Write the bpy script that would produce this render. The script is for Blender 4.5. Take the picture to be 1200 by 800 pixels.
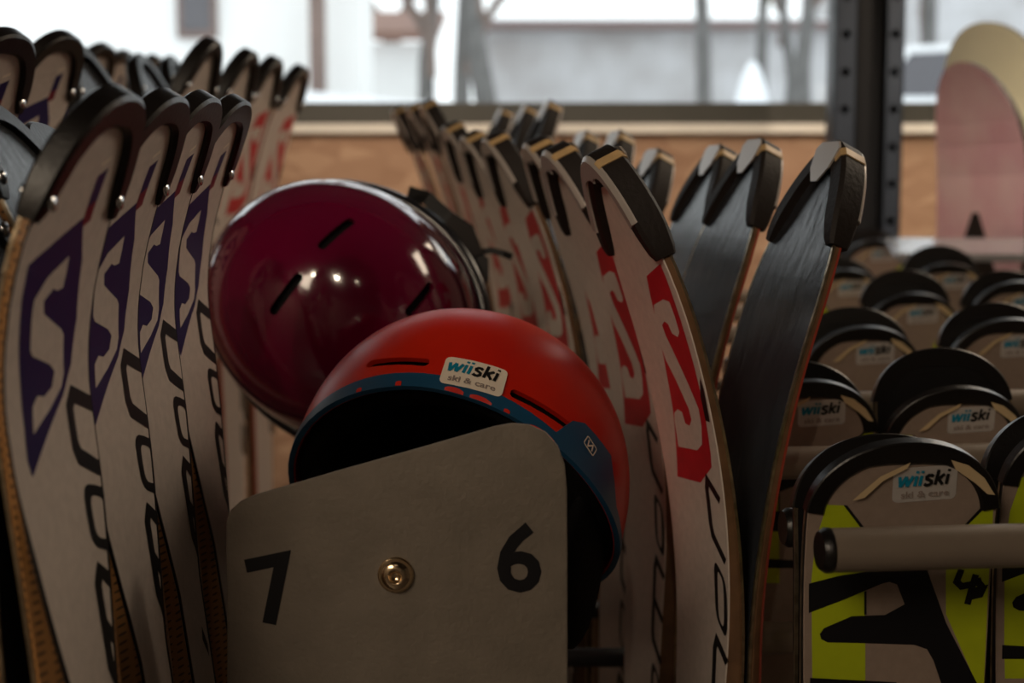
import bpy, bmesh, math, random
from mathutils import Vector, Matrix, Euler
from mathutils.bvhtree import BVHTree
random.seed(7)
for o in list(bpy.data.objects): bpy.data.objects.remove(o)
S = bpy.context.scene
COL = S.collection
R = math.radians

# ------------------------------------------------------------------ camera
CAMZ = 1.45
F = 1667.0                      # focal length in pixels of the 1200x800 frame
PITCH = math.atan(169.0 / F)    # horizon at picture row 231
cam = bpy.data.cameras.new('camera'); co = bpy.data.objects.new('camera', cam); COL.objects.link(co)
cam.sensor_width = 36; cam.lens = 36 * F / 1200.0
co.location = (0, 0, CAMZ); co.rotation_euler = (math.pi / 2 - PITCH, 0, 0)
cam.clip_start = 0.02
cam.dof.use_dof = True; cam.dof.focus_distance = 0.90; cam.dof.aperture_fstop = 6.0
S.camera = co

# ------------------------------------------------------------------ world, light, exposure
w = bpy.data.worlds.new('overcast_sky'); S.world = w; w.use_nodes = True
bg = w.node_tree.nodes['Background']; bg.inputs[0].default_value = (0.93, 0.97, 1.0, 1); bg.inputs[1].default_value = 1.8
S.view_settings.view_transform = 'Standard'; S.view_settings.look = 'None'
S.view_settings.gamma = 1.0; S.view_settings.use_curve_mapping = False
S.view_settings.exposure = 0.0
WIN_Y = 3.30
def portal(x0, x1, z0, z1, y):
    l = bpy.data.lights.new('window_portal', 'AREA'); l.shape = 'RECTANGLE'; l.size = x1 - x0; l.size_y = z1 - z0
    l.cycles.is_portal = True
    o = bpy.data.objects.new('window_portal', l); COL.objects.link(o)
    o.location = ((x0 + x1) / 2, y, (z0 + z1) / 2); o.rotation_euler = (-math.pi / 2, 0, 0)
LAMPS = [((-0.75, -0.75, 2.62), (-.5, 2.2, 1.5), 46, 34), ((-0.1, -0.75, 2.62), (-.1, 2.2, 1.5), 46, 34), ((0.55, -0.75, 2.62), (.2, 2.4, 1.6), 40, 14),   # over the camera
         ((-0.9, 1.75, 2.62), (-.7, 3.3, 1.52), 48, 42), ((0.1, 1.75, 2.62), (0.1, 3.3, 1.52), 48, 42), ((1.1, 1.75, 2.62), (1.0, 3.3, 1.52), 48, 42), ((0.5, 1.75, 2.62), (.86, 2.5, 1.55), 42, 30)]   # before the window; the last spot is added to brighten the snowboards
FILL_PANELS = [(-1.3, -1.75), (1.95, 2.4)]; FILL_W = (43.0, 32.0)  # unseen ceiling panels added as soft fill light on the racks
def fill_light(x, y, pw):
    l = bpy.data.lights.new('fill_light', 'AREA'); l.shape = 'RECTANGLE'; l.size = .96; l.size_y = 1.5; l.energy = pw; l.color = (1, .82, .62)
    o = bpy.data.objects.new('fill_light', l); COL.objects.link(o); o.location = (x, y, 2.765); return o
FILL_LIGHTS = [fill_light(*p, q) for p, q in zip(FILL_PANELS, FILL_W)]

# ------------------------------------------------------------------ helpers
CY, SY = math.cos(PITCH), math.sin(PITCH)
def ray(px, py):
    return (Vector((0, CY, -SY)) * F + Vector((1, 0, 0)) * (px - 600) + Vector((0, SY, CY)) * (400 - py)).normalized()
CAM = Vector((0, 0, CAMZ))
def at(px, py, Y):
    r = ray(px, py); return CAM + r * (Y / r.y)
def proj(p):
    v = Vector(p) - CAM
    z = v.y * CY - v.z * SY; u = v.x; t = v.y * SY + v.z * CY
    return (600 + F * u / z, 400 - F * t / z)
def srgb(r, g, b):
    f = lambda c: ((c / 255) / 12.92 if c / 255 < .04045 else ((c / 255 + .055) / 1.055) ** 2.4)
    return (f(r), f(g), f(b), 1)
MATS = {}
def mat(name, col, rough=.5, metal=0., noise=0., nscale=20., bump=0., bscale=80., spec=.5, coat=0., col2=None, stretch=None, emit=None, estr=0.):
    if name in MATS: return MATS[name]
    m = bpy.data.materials.new(name); m.use_nodes = True
    nt = m.node_tree; b = nt.nodes['Principled BSDF']
    b.inputs['Base Color'].default_value = col; b.inputs['Roughness'].default_value = rough
    b.inputs['Metallic'].default_value = metal; b.inputs['Specular IOR Level'].default_value = spec
    b.inputs['Coat Weight'].default_value = coat; b.inputs['Coat Roughness'].default_value = .06
    tc = nt.nodes.new('ShaderNodeTexCoord'); mp = nt.nodes.new('ShaderNodeMapping')
    nt.links.new(tc.outputs['Object'], mp.inputs[0])
    if stretch: mp.inputs['Scale'].default_value = stretch
    if noise > 0 or col2:
        n = nt.nodes.new('ShaderNodeTexNoise'); n.inputs['Scale'].default_value = nscale; n.inputs['Detail'].default_value = 6
        nt.links.new(mp.outputs[0], n.inputs['Vector'])
        mix = nt.nodes.new('ShaderNodeMix'); mix.data_type = 'RGBA'
        c2 = col2 or tuple(c * (1 - noise) for c in col[:3]) + (1,)
        mix.inputs['A'].default_value = col; mix.inputs['B'].default_value = c2
        rp = nt.nodes.new('ShaderNodeValToRGB'); rp.color_ramp.elements[0].position = .35; rp.color_ramp.elements[1].position = .68
        nt.links.new(n.outputs['Fac'], rp.inputs[0]); nt.links.new(rp.outputs[0], mix.inputs['Factor'])
        nt.links.new(mix.outputs['Result'], b.inputs['Base Color'])
    if bump > 0:
        n2 = nt.nodes.new('ShaderNodeTexNoise'); n2.inputs['Scale'].default_value = bscale; n2.inputs['Detail'].default_value = 4
        nt.links.new(mp.outputs[0], n2.inputs['Vector'])
        bp = nt.nodes.new('ShaderNodeBump'); bp.inputs['Strength'].default_value = bump; bp.inputs['Distance'].default_value = .002
        nt.links.new(n2.outputs['Fac'], bp.inputs['Height']); nt.links.new(bp.outputs[0], b.inputs['Normal'])
    if emit:
        b.inputs['Emission Color'].default_value = emit; b.inputs['Emission Strength'].default_value = estr
    MATS[name] = m; return m

M = dict(
 white_top = mat('warm_white_topsheet', srgb(216, 203, 193), .42, noise=.10, nscale=160, bump=.12, bscale=900, spec=.35),
 beige_top = mat('grey_beige_topsheet', srgb(150, 132, 119), .42, noise=.10, nscale=160, bump=.12, bscale=900, spec=.35),
 navy = mat('navy_print', srgb(34, 26, 84), .4, spec=.35),
 black_print = mat('black_print', srgb(20, 19, 22), .45, spec=.3),
 red_print = mat('red_print', srgb(200, 34, 48), .4, noise=.15, nscale=60, spec=.35),
 rubber = mat('black_tip_guard_plastic', srgb(17, 14, 13), .33, bump=.12, bscale=350),
 rubber_matte = mat('brown_black_pad', srgb(31, 24, 21), .62, noise=.25, nscale=70, bump=.25, bscale=300, spec=.3),
 silver = mat('silver_tip_plate', srgb(176, 168, 162), .35, .25, bump=.05, bscale=200),
 beige = mat('beige_band', srgb(196, 164, 116), .5, noise=.2, nscale=90),
 base = mat('black_ski_base', srgb(50, 52, 57), .27, noise=.4, nscale=60, bump=.25, bscale=110, stretch=(1, 1, .12), spec=.6),
 base_dark = mat('jet_black_ski_base', srgb(20, 19, 20), .4, noise=.3, nscale=60, spec=.35),
 steel = mat('steel_edge', srgb(190, 170, 140), .3, .9, noise=.5, nscale=120, bump=.3, bscale=160),
 rivet = mat('chrome_rivet', srgb(220, 220, 220), .15, 1.),
 lime = mat('lime_print', srgb(178, 192, 26), .4, noise=.08, nscale=60),
 tan_tongue = mat('tan_tongue', srgb(206, 182, 142), .5),
 stick_silver = mat('silver_sticker', srgb(206, 200, 196), .35, .35),
 stick_cream = mat('cream_sticker', srgb(240, 226, 208), .5),
 teal = mat('teal_ink', srgb(0, 128, 160), .5), ink = mat('black_ink', srgb(16, 14, 14), .5),
 grey_ink = mat('grey_ink', srgb(150, 135, 128), .5),
 red_edge = mat('red_side_stripe', srgb(150, 58, 42), .45),
 plate = mat('grey_powder_coat', srgb(128, 118, 106), .62, noise=.16, nscale=40, bump=.35, bscale=260, spec=.3),
 tube = mat('grey_painted_tube', srgb(128, 115, 102), .42, noise=.1, nscale=30, spec=.4),
 rack_dark = mat('dark_steel_frame', srgb(44, 44, 48), .5),
 orange = mat('orange_red_shell', srgb(214, 40, 10), .36, noise=.12, nscale=9, bump=.04, bscale=500, col2=srgb(196, 26, 12), spec=.45),
 blue_trim = mat('petrol_blue_trim', srgb(28, 78, 112), .35, spec=.5),
 burg = mat('burgundy_gloss_shell', srgb(92, 3, 40), .12, noise=.12, nscale=8, coat=.6, spec=.5),
 foam = mat('black_foam_liner', srgb(16, 15, 16), .9, noise=.3, nscale=120, bump=.5, bscale=300, spec=.15),
 strap = mat('black_webbing', srgb(9, 9, 10), .6, bump=.4, bscale=600),
 post = mat('dark_blue_grey_post', srgb(66, 76, 92), .45, noise=.12, nscale=14, spec=.5),
 post_dark = mat('black_post_channel', srgb(16, 19, 27), .6),
 frame = mat('anthracite_window_frame', srgb(70, 70, 66), .4),
 sill = mat('cream_sill_edge', srgb(253, 250, 243), .5),
 wall = mat('grey_plaster_wall', srgb(120, 112, 104), .8, noise=.1, nscale=4, bump=.1, bscale=60),
 floor = mat('dark_floor_tiles', srgb(70, 64, 60), .45, noise=.2, nscale=6),
 ceil = mat('dark_ceiling', srgb(96, 90, 86), .85, noise=.08, nscale=5),
 pink = mat('pink_board_base', srgb(248, 214, 222), .2, noise=.2, nscale=9, col2=srgb(238, 184, 202), coat=.3),
 pale = mat('pale_olive_board', srgb(236, 234, 212), .3, noise=.1, nscale=8),
 mauve = mat('mauve_board_base', srgb(214, 176, 204), .25, noise=.2, nscale=9),
 board_edge = mat('black_board_sidewall', srgb(14, 14, 16), .5),
 snow = mat('snow', srgb(240, 243, 247), .8, noise=.06, nscale=.8, bump=.3, bscale=3),
 hwall = mat('white_render', srgb(236, 236, 234), .85, noise=.04, nscale=2),
 hwood = mat('weathered_brown_wood', srgb(122, 104, 98), .8, noise=.2, nscale=6),
 hglass = mat('dark_house_glass', srgb(88, 86, 90), .15),
 bwall = mat('pale_grey_facade', srgb(160, 156, 154), .85, noise=.22, nscale=.9, col2=srgb(196, 196, 198)),
 eave = mat('brown_eave', srgb(118, 100, 96), .8),
 bark = mat('grey_bark', srgb(112, 110, 108), .9, noise=.3, nscale=8),
 twig = mat('brown_twigs', srgb(128, 112, 104), .9, noise=.3, nscale=5),
 conifer = mat('olive_foliage', srgb(112, 112, 88), .9, noise=.35, nscale=6),
 carpaint = mat('white_car_paint', srgb(236, 238, 240), .3, coat=.4),
 tyre = mat('black_tyre', srgb(24, 24, 26), .8),
 lamp_body = mat('black_lamp_housing', srgb(20, 20, 20), .5),
 lens = mat('warm_lamp_lens', (1, .8, .55, 1), .4, emit=(1, .72, .42, 1), estr=60.),
)

def osb_material():
    m = bpy.data.materials.new('oriented_strand_board'); m.use_nodes = True; nt = m.node_tree; b = nt.nodes['Principled BSDF']
    tc = nt.nodes.new('ShaderNodeTexCoord'); mp = nt.nodes.new('ShaderNodeMapping'); mp.inputs['Scale'].default_value = (1, 1, 2.2)
    v = nt.nodes.new('ShaderNodeTexVoronoi'); v.inputs['Scale'].default_value = 14
    n = nt.nodes.new('ShaderNodeTexNoise'); n.inputs['Scale'].default_value = 5; n.inputs['Detail'].default_value = 8
    rp = nt.nodes.new('ShaderNodeValToRGB'); e = rp.color_ramp.elements
    e[0].color = srgb(150, 110, 86); e[1].color = srgb(212, 178, 150)
    mx = nt.nodes.new('ShaderNodeMix'); mx.inputs['Factor'].default_value = .6
    nt.links.new(tc.outputs['Object'], mp.inputs[0]); nt.links.new(mp.outputs[0], v.inputs['Vector']); nt.links.new(mp.outputs[0], n.inputs['Vector'])
    sx = nt.nodes.new('ShaderNodeSeparateColor'); nt.links.new(v.outputs['Color'], sx.inputs[0])
    nt.links.new(sx.outputs[0], mx.inputs['A']); nt.links.new(n.outputs['Fac'], mx.inputs['B'])
    nt.links.new(mx.outputs['Result'], rp.inputs[0]); nt.links.new(rp.outputs[0], b.inputs['Base Color']); b.inputs['Roughness'].default_value = .7
    return m
M['osb'] = osb_material()
def dotted_material():
    m = bpy.data.materials.new('amber_dotted_sidewall'); m.use_nodes = True; nt = m.node_tree; b = nt.nodes['Principled BSDF']
    tc = nt.nodes.new('ShaderNodeTexCoord'); mp = nt.nodes.new('ShaderNodeMapping'); mp.inputs['Scale'].default_value = (420, 420, 420)
    nt.links.new(tc.outputs['Object'], mp.inputs[0])
    sp = nt.nodes.new('ShaderNodeSeparateXYZ'); nt.links.new(mp.outputs[0], sp.inputs[0])
    def sn(sock, k=math.pi):
        a = nt.nodes.new('ShaderNodeMath'); a.operation = 'MULTIPLY'; a.inputs[1].default_value = k; nt.links.new(sock, a.inputs[0])
        s = nt.nodes.new('ShaderNodeMath'); s.operation = 'SINE'; nt.links.new(a.outputs[0], s.inputs[0])
        return s.outputs[0]
    mu = nt.nodes.new('ShaderNodeMath'); mu.operation = 'MULTIPLY'
    nt.links.new(sn(sp.outputs[0], 2.4), mu.inputs[0]); nt.links.new(sn(sp.outputs[2]), mu.inputs[1])
    rp = nt.nodes.new('ShaderNodeValToRGB'); rp.color_ramp.elements[0].position = .45; rp.color_ramp.elements[1].position = .62
    rp.color_ramp.elements[0].color = srgb(164, 116, 66); rp.color_ramp.elements[1].color = srgb(74, 52, 34)
    nt.links.new(mu.outputs[0], rp.inputs[0]); nt.links.new(rp.outputs[0], b.inputs['Base Color']); b.inputs['Roughness'].default_value = .4
    return m
M['amber'] = dotted_material()
M['amber_plain'] = mat('tan_sidewall', srgb(118, 86, 60), .42, noise=.35, nscale=60, bump=.2, bscale=120)
def glass_material():
    m = bpy.data.materials.new('window_glass'); m.use_nodes = True; nt = m.node_tree; nt.nodes.remove(nt.nodes['Principled BSDF'])
    tr = nt.nodes.new('ShaderNodeBsdfTransparent'); gl = nt.nodes.new('ShaderNodeBsdfGlossy'); gl.inputs['Roughness'].default_value = .02
    fr = nt.nodes.new('ShaderNodeFresnel'); fr.inputs[0].default_value = 1.45; mx = nt.nodes.new('ShaderNodeMixShader')
    tr.inputs[0].default_value = (.97, .985, .98, 1)
    nt.links.new(fr.outputs[0], mx.inputs[0]); nt.links.new(tr.outputs[0], mx.inputs[1]); nt.links.new(gl.outputs[0], mx.inputs[2])
    nt.links.new(mx.outputs[0], nt.nodes['Material Output'].inputs[0]); return m
M['glass'] = glass_material()

def meshdata(name, verts, faces, m, smooth=False):
    me = bpy.data.meshes.new(name); me.from_pydata([tuple(v) for v in verts], [], faces); me.materials.append(m)
    if smooth:
        me.polygons.foreach_set('use_smooth', [True] * len(me.polygons))
    me.update(); return me
def link(name, me, parent=None, loc=(0, 0, 0)):
    o = bpy.data.objects.new(name, me); COL.objects.link(o); o.location = loc
    if parent: o.parent = parent
    return o
def mk(name, verts, faces, m, parent=None, smooth=False, loc=(0, 0, 0)):
    return link(name, meshdata(name, verts, faces, m, smooth), parent, loc)
def bmk(name, bm, m, parent=None, smooth=False, loc=(0, 0, 0), recalc=True):
    if recalc: bmesh.ops.recalc_face_normals(bm, faces=bm.faces)
    me = bpy.data.meshes.new(name); bm.to_mesh(me); bm.free(); me.materials.append(m)
    if smooth: me.polygons.foreach_set('use_smooth', [True] * len(me.polygons))
    return link(name, me, parent, loc)
def tag(o, label, cat, group=None):
    o['label'] = label; o['category'] = cat
    if group: o['group'] = group
    return o
def struct(o): o['kind'] = 'structure'; return o
def thing(name, label, cat, loc=(0, 0, 0), rz=0, group=None):
    o = bpy.data.objects.new(name, None); COL.objects.link(o); o.location = loc; o.rotation_euler = (0, 0, rz); o.empty_display_size = .05
    return tag(o, label, cat, group)
def box_bm(x0, x1, y0, y1, z0, z1, bev=0., bm=None):
    b = bmesh.new()
    r = bmesh.ops.create_cube(b, size=1)
    for v in b.verts:
        v.co = Vector(((x0 + x1) / 2 + v.co.x * (x1 - x0), (y0 + y1) / 2 + v.co.y * (y1 - y0), (z0 + z1) / 2 + v.co.z * (z1 - z0)))
    if bev: bmesh.ops.bevel(b, geom=list(b.edges), offset=bev, segments=2, affect='EDGES', profile=.5)
    if bm is None: return b
    t = bpy.data.meshes.new('t'); b.to_mesh(t); b.free(); bm.from_mesh(t); bpy.data.meshes.remove(t); return bm
def box(name, x0, x1, y0, y1, z0, z1, m, parent=None, bev=0.): return bmk(name, box_bm(x0, x1, y0, y1, z0, z1, bev), m, parent)
def tube_geo(pts, rad, n=10, cap=True):
    """round tube along points; rad a number or a list"""
    pts = [Vector(p) for p in pts]; V = []; Fc = []
    up = Vector((0.013, 0.021, 1))
    for i, p in enumerate(pts):
        t = (pts[min(i + 1, len(pts) - 1)] - pts[max(i - 1, 0)]).normalized()
        a = t.cross(up if abs(t.dot(up.normalized())) < .98 else Vector((1, 0, 0))).normalized(); b = t.cross(a)
        r = rad[i] if isinstance(rad, (list, tuple)) else rad
        for k in range(n):
            q = 2 * math.pi * k / n; V.append(p + a * r * math.cos(q) + b * r * math.sin(q))
    for i in range(len(pts) - 1):
        for k in range(n):
            k2 = (k + 1) % n; Fc.append((i * n + k, i * n + k2, (i + 1) * n + k2, (i + 1) * n + k))
    if cap:
        Fc.append(tuple(range(n - 1, -1, -1))); Fc.append(tuple(range((len(pts) - 1) * n, len(pts) * n)))
    return V, Fc
def tube(name, pts, rad, m, parent=None, n=10): 
    V, Fc = tube_geo(pts, rad, n); return mk(name, V, Fc, m, parent, True)

# 2-D artwork: bmesh in the plane, later wrapped on a surface
def poly_bm(pts, hole=None):
    bm = bmesh.new()
    if hole:
        a = [bm.verts.new((x, y, 0)) for x, y in pts]; b = [bm.verts.new((x, y, 0)) for x, y in hole]; n = len(a)
        for i in range(n): bm.faces.new((a[i], a[(i + 1) % n], b[(i + 1) % n], b[i]))
    else:
        bm.faces.new([bm.verts.new((x, y, 0)) for x, y in pts])
    bm.normal_update(); bmesh.ops.triangulate(bm, faces=bm.faces, quad_method='BEAUTY', ngon_method='EAR_CLIP'); return bm
def ribbon_bm(pts, wd, closed=False):
    bm = bmesh.new(); P = [Vector(p) for p in pts]; n = len(P); A = []; B = []
    for i in range(n):
        p0 = P[(i - 1) % n] if closed or i > 0 else P[i]; p1 = P[(i + 1) % n] if closed or i < n - 1 else P[i]
        ta = (P[i] - p0).normalized() if (P[i] - p0).length > 0 else (p1 - P[i]).normalized(); tb = (p1 - P[i]).normalized() if (p1 - P[i]).length > 0 else ta
        t = ta + tb; t = t.normalized() if t.length > 1e-6 else ta; nn = Vector((-t.y, t.x)) * (wd / 2 / max(.5, t.dot(ta)))
        A.append(bm.verts.new((P[i] + nn).to_3d())); B.append(bm.verts.new((P[i] - nn).to_3d()))
    for i in range(n if closed else n - 1):
        j = (i + 1) % n; bm.faces.new((A[i], A[j], B[j], B[i]))
    return bm
_tc = {}
def text_bm(txt, size, shear=0., bold=0., align='CENTER'):
    key = (txt, size, shear, bold, align)
    if key not in _tc:
        c = bpy.data.curves.new('t', 'FONT'); c.body = txt; c.size = size; c.shear = shear; c.offset = bold; c.align_x = align; c.align_y = 'CENTER'
        c.resolution_u = 3; c.space_character = 1.28 if len(txt) < 4 else 1.0
        o = bpy.data.objects.new('t', c); COL.objects.link(o)
        dg = bpy.context.evaluated_depsgraph_get(); dg.update()
        me = bpy.data.meshes.new_from_object(o.evaluated_get(dg)); _tc[key] = ([v.co.copy() for v in me.vertices], [tuple(p.vertices) for p in me.polygons])
        bpy.data.objects.remove(o); bpy.data.curves.remove(c); bpy.data.meshes.remove(me)
    V, Fc = _tc[key]; bm = bmesh.new(); vs = [bm.verts.new(v) for v in V]
    for f in Fc:
        try: bm.faces.new([vs[i] for i in f])
        except ValueError: pass
    return bm
def cut_y(bm, y0, y1, step, axis=1):
    y = y0
    while y < y1:
        no = (0, 1, 0) if axis == 1 else (1, 0, 0); c = (0, y, 0) if axis == 1 else (y, 0, 0)
        bmesh.ops.bisect_plane(bm, geom=list(bm.verts) + list(bm.edges) + list(bm.faces), plane_co=c, plane_no=no, dist=1e-6); y += step
def xf(bm, fn):
    for v in bm.verts:
        x, y = fn(v.co.x, v.co.y); v.co = Vector((x, y, 0))
    return bm
def rrect(wd, ht, r, n=5):
    P = []
    for cx, cy, a0 in ((wd/2 - r, ht/2 - r, 0), (-wd/2 + r, ht/2 - r, 90), (-wd/2 + r, -ht/2 + r, 180), (wd/2 - r, -ht/2 + r, 270)):
        for k in range(n + 1):
            a = R(a0 + 90 * k / n); P.append((cx + r * math.cos(a), cy + r * math.sin(a)))
    return P

# ------------------------------------------------------------------ the room
XL, XR, YB, ZC = -2.3, 2.6, -2.6, 2.8
struct(box('floor', XL - .1, XR + .1, YB - .1, WIN_Y + .2, -.1, 0, M['floor']))
struct(box('ceiling', XL - .1, XR + .1, YB - .1, WIN_Y + .2, ZC, ZC + .1, M['ceil']))
struct(box('wall_left', XL - .1, XL, YB, WIN_Y + .2, 0, ZC, M['wall']))
struct(box('wall_right', XR, XR + .1, YB, WIN_Y + .2, 0, ZC, M['wall']))
struct(box('wall_front', XL - .1, XR + .1, YB - .1, YB, 0, ZC, M['wall']))
ZS = at(600, 156, WIN_Y).z; ZF0 = at(600, 145, WIN_Y).z; ZF1 = at(600, 120, WIN_Y).z
wb = struct(bmk('wall_back', box_bm(XL, XR, WIN_Y + .03, WIN_Y + .2, 0, ZS), M['wall']))
x = XL
k = 0
while x < XR - .01:
    x1 = min(x + 1.21, XR)
    bmk('panel', box_bm(x + .002, x1 - .002, WIN_Y + .012, WIN_Y + .03, .02, ZS - .002, .001), M['osb'], wb); x = x1
struct(box('trim_1', XL, XR, WIN_Y - .01, WIN_Y + .2, ZS, ZF0, M['sill']))
struct(box('wall_back_header', XL, XR, WIN_Y, WIN_Y + .2, 2.62, ZC, M['wall']))
XM = at(1012, 100, WIN_Y).x
def window(name, x0, x1):
    wn = bpy.data.objects.new(name, None); COL.objects.link(wn); wn['kind'] = 'structure'; wn.location = ((x0 + x1) / 2, WIN_Y + .04, ZF0)
    def p(nm, a, b, y0, y1, c, d, m): 
        o = box(nm, a, b, y0, y1, c, d, m, None, .003); o.parent = wn; o.matrix_parent_inverse = Matrix.Translation(-wn.location)
    p('frame_rail', x0, x1, WIN_Y, WIN_Y + .07, ZF0, ZF1, M['frame'])
    p('frame_rail', x0, x1, WIN_Y, WIN_Y + .07, 2.57, 2.62, M['frame'])
    p('frame_stile', x0, x0 + .05, WIN_Y, WIN_Y + .07, ZF1, 2.57, M['frame'])
    p('frame_stile', x1 - .05, x1, WIN_Y, WIN_Y + .07, ZF1, 2.57, M['frame'])
    p('pane', x0 + .045, x1 - .045, WIN_Y + .035, WIN_Y + .041, ZF1 - .003, 2.573, M['glass'])
    portal(x0, x1, ZF1, 2.57, WIN_Y + .1)
window('window_1', XL, XM); window('window_2', XM, XR)

# steel post with two rows of holes, in front of the window
def steel_post():
    Y = 2.76; sc = F / Y; PH = .0505 * 2.76 / 1.96
    xl = at(977, 100, Y).x; x1 = at(1004, 100, Y).x; x2 = at(1037, 100, Y).x; xr = at(1059, 100, Y).x
    t = thing('steel_post', 'dark blue-grey steel upright with two rows of round holes before the window', 'post', ((xl + xr) / 2, Y + .03, 0))
    cx = (xl + xr) / 2
    def flange(a, b, zc0):
        V = []; Fc = []; cxh = (a + b) / 2; r = .0092; z = zc0; ph = PH
        while z < ZC - .036:
            b0 = len(V); hw = (b - a) / 2; hz = ph / 2
            sq = [(1, 0), (1, 1), (0, 1), (-1, 1), (-1, 0), (-1, -1), (0, -1), (1, -1)]
            for sx, sz in sq: V.append((cxh - cx + sx * hw, -.03, z + sz * hz))
            for q in range(8): V.append((cxh - cx + r * math.cos(R(45 * q)), -.03, z + r * math.sin(R(45 * q))))
            for q in range(8): V.append((cxh - cx + r * math.cos(R(45 * q)), -.026, z + r * math.sin(R(45 * q))))
            for q in range(8):
                p = (q + 1) % 8; Fc.append((b0 + p, b0 + q, b0 + 8 + q, b0 + 8 + p)); Fc.append((b0 + 8 + p, b0 + 8 + q, b0 + 16 + q, b0 + 16 + p))
            z += ph
        return mk('flange', V, Fc, M['post'], t)
    zh = at(990, 40, Y).z; z0 = zh - PH * int(zh / PH)
    if z0 < PH / 2: z0 += PH
    flange(xl, x1, z0); flange(x2, xr, z0)
    bm = box_bm(xl - cx, xl - cx + .003, -.03, .035, 0, ZC); box_bm(xr - cx - .003, xr - cx, -.03, .035, 0, ZC, 0, bm)
    bmk('side_web', bm, M['post'], t)
    bm = box_bm(x1 - cx, x2 - cx, .012, .02, 0, ZC)
    box_bm(xl - cx, xr - cx, .03, .035, 0, ZC, 0, bm); box_bm(x1 - cx - .003, x1 - cx, -.03, .03, 0, ZC, 0, bm); box_bm(x2 - cx, x2 - cx + .003, -.03, .03, 0, ZC, 0, bm)
    bmk('channel', bm, M['post_dark'], t)
steel_post()

# ------------------------------------------------------------------ skis
class Spec: pass
def spec(**k):
    s = Spec(); s.__dict__.update(k); return s
BLUE = spec(cam=.012, Wt=.054, Ws=.036, Lt=.078, p=2.35, h=.052, Lb=.15, th0=.004, th1=.015, arm=.054, gt=.0105, gh=.0045, bev=.030, bev0=.165, bev1=.36, top='white_top', side='amber')
RED  = spec(cam=.0, Wt=.055, Ws=.035, Lt=.112, p=1.8, h=.088, Lb=.36, th0=.005, th1=.014, arm=.058, gt=.0095, gh=.0080, bev=.004, bev0=.2, bev1=.4, top='white_top', side='amber_plain')
LIME = spec(cam=.0, Wt=.0575, Ws=.045, Lt=.046, p=2.1, h=.014, Lb=.10, th0=.004, th1=.012, arm=.041, gt=.0105, gh=.0020, bev=.003, bev0=.1, bev1=.3, top='beige_top', side='board', base='base_dark')
M['board'] = M['board_edge']
def sst(t): t = max(0., min(1., t)); return t * t * (3 - 2 * t)
def hw(s, d, L=1.5):
    if d < s.Lt: return s.Wt * max(1e-4, 1 - ((s.Lt - d) / s.Lt) ** s.p) ** (1 / s.p)
    if d < .5 * L: return s.Wt - (s.Wt - s.Ws) * sst((d - s.Lt) / (.5 * L - s.Lt))
    return s.Ws + (s.Wt * .9 - s.Ws) * sst((d - .5 * L) / (.5 * L))
def thick(s, d, L=1.5): return s.th0 + (s.th1 - s.th0) * sst((d - .12) / .45) if d < .5 * L else s.th1 - (s.th1 - s.th0) * sst((d - .5 * L) / (.5 * L))
def bevel(s, d): return s.bev * sst((d - s.bev0) / (s.bev1 - s.bev0))
def smap(s, w_, d, n):
    q = max(0., 1 - d / s.Lb); x = s.h * q * q; m = -2 * s.h / s.Lb * q; k = math.sqrt(1 + m * m)
    if s.cam and d > .10: x += s.cam * math.sin(math.pi * min(1., (d - .10) / 1.3)) * sst((d - .1) / .12)
    return Vector((x + n / k, w_, -d + n * m / k))
def ds_list(s, L):
    out = [0., .0008, .003, .007, .012, .018, .025, .033, .042, .052, .064, .078, .092]; d = .108
    while d < .44: out.append(d); d += .010
    while d < L - .02: out.append(d); d += .07
    out.append(L); return out
def strip(s, L, rows):
    """rows: function d -> list of (w, n); closed ring lofted along d"""
    D = ds_list(s, L); V = []; Fc = []; n = None
    for d in D:
        r = rows(d); n = len(r); V += [smap(s, a, d, b) for a, b in r]
    for i in range(len(D) - 1):
        for k in range(n):
            k2 = (k + 1) % n; Fc.append((i * n + k, i * n + k2, (i + 1) * n + k2, (i + 1) * n + k))
    Fc.append(tuple(range(n - 1, -1, -1))); Fc.append(tuple(range((len(D) - 1) * n, len(D) * n)))
    return V, Fc
_mesh = {}
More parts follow.
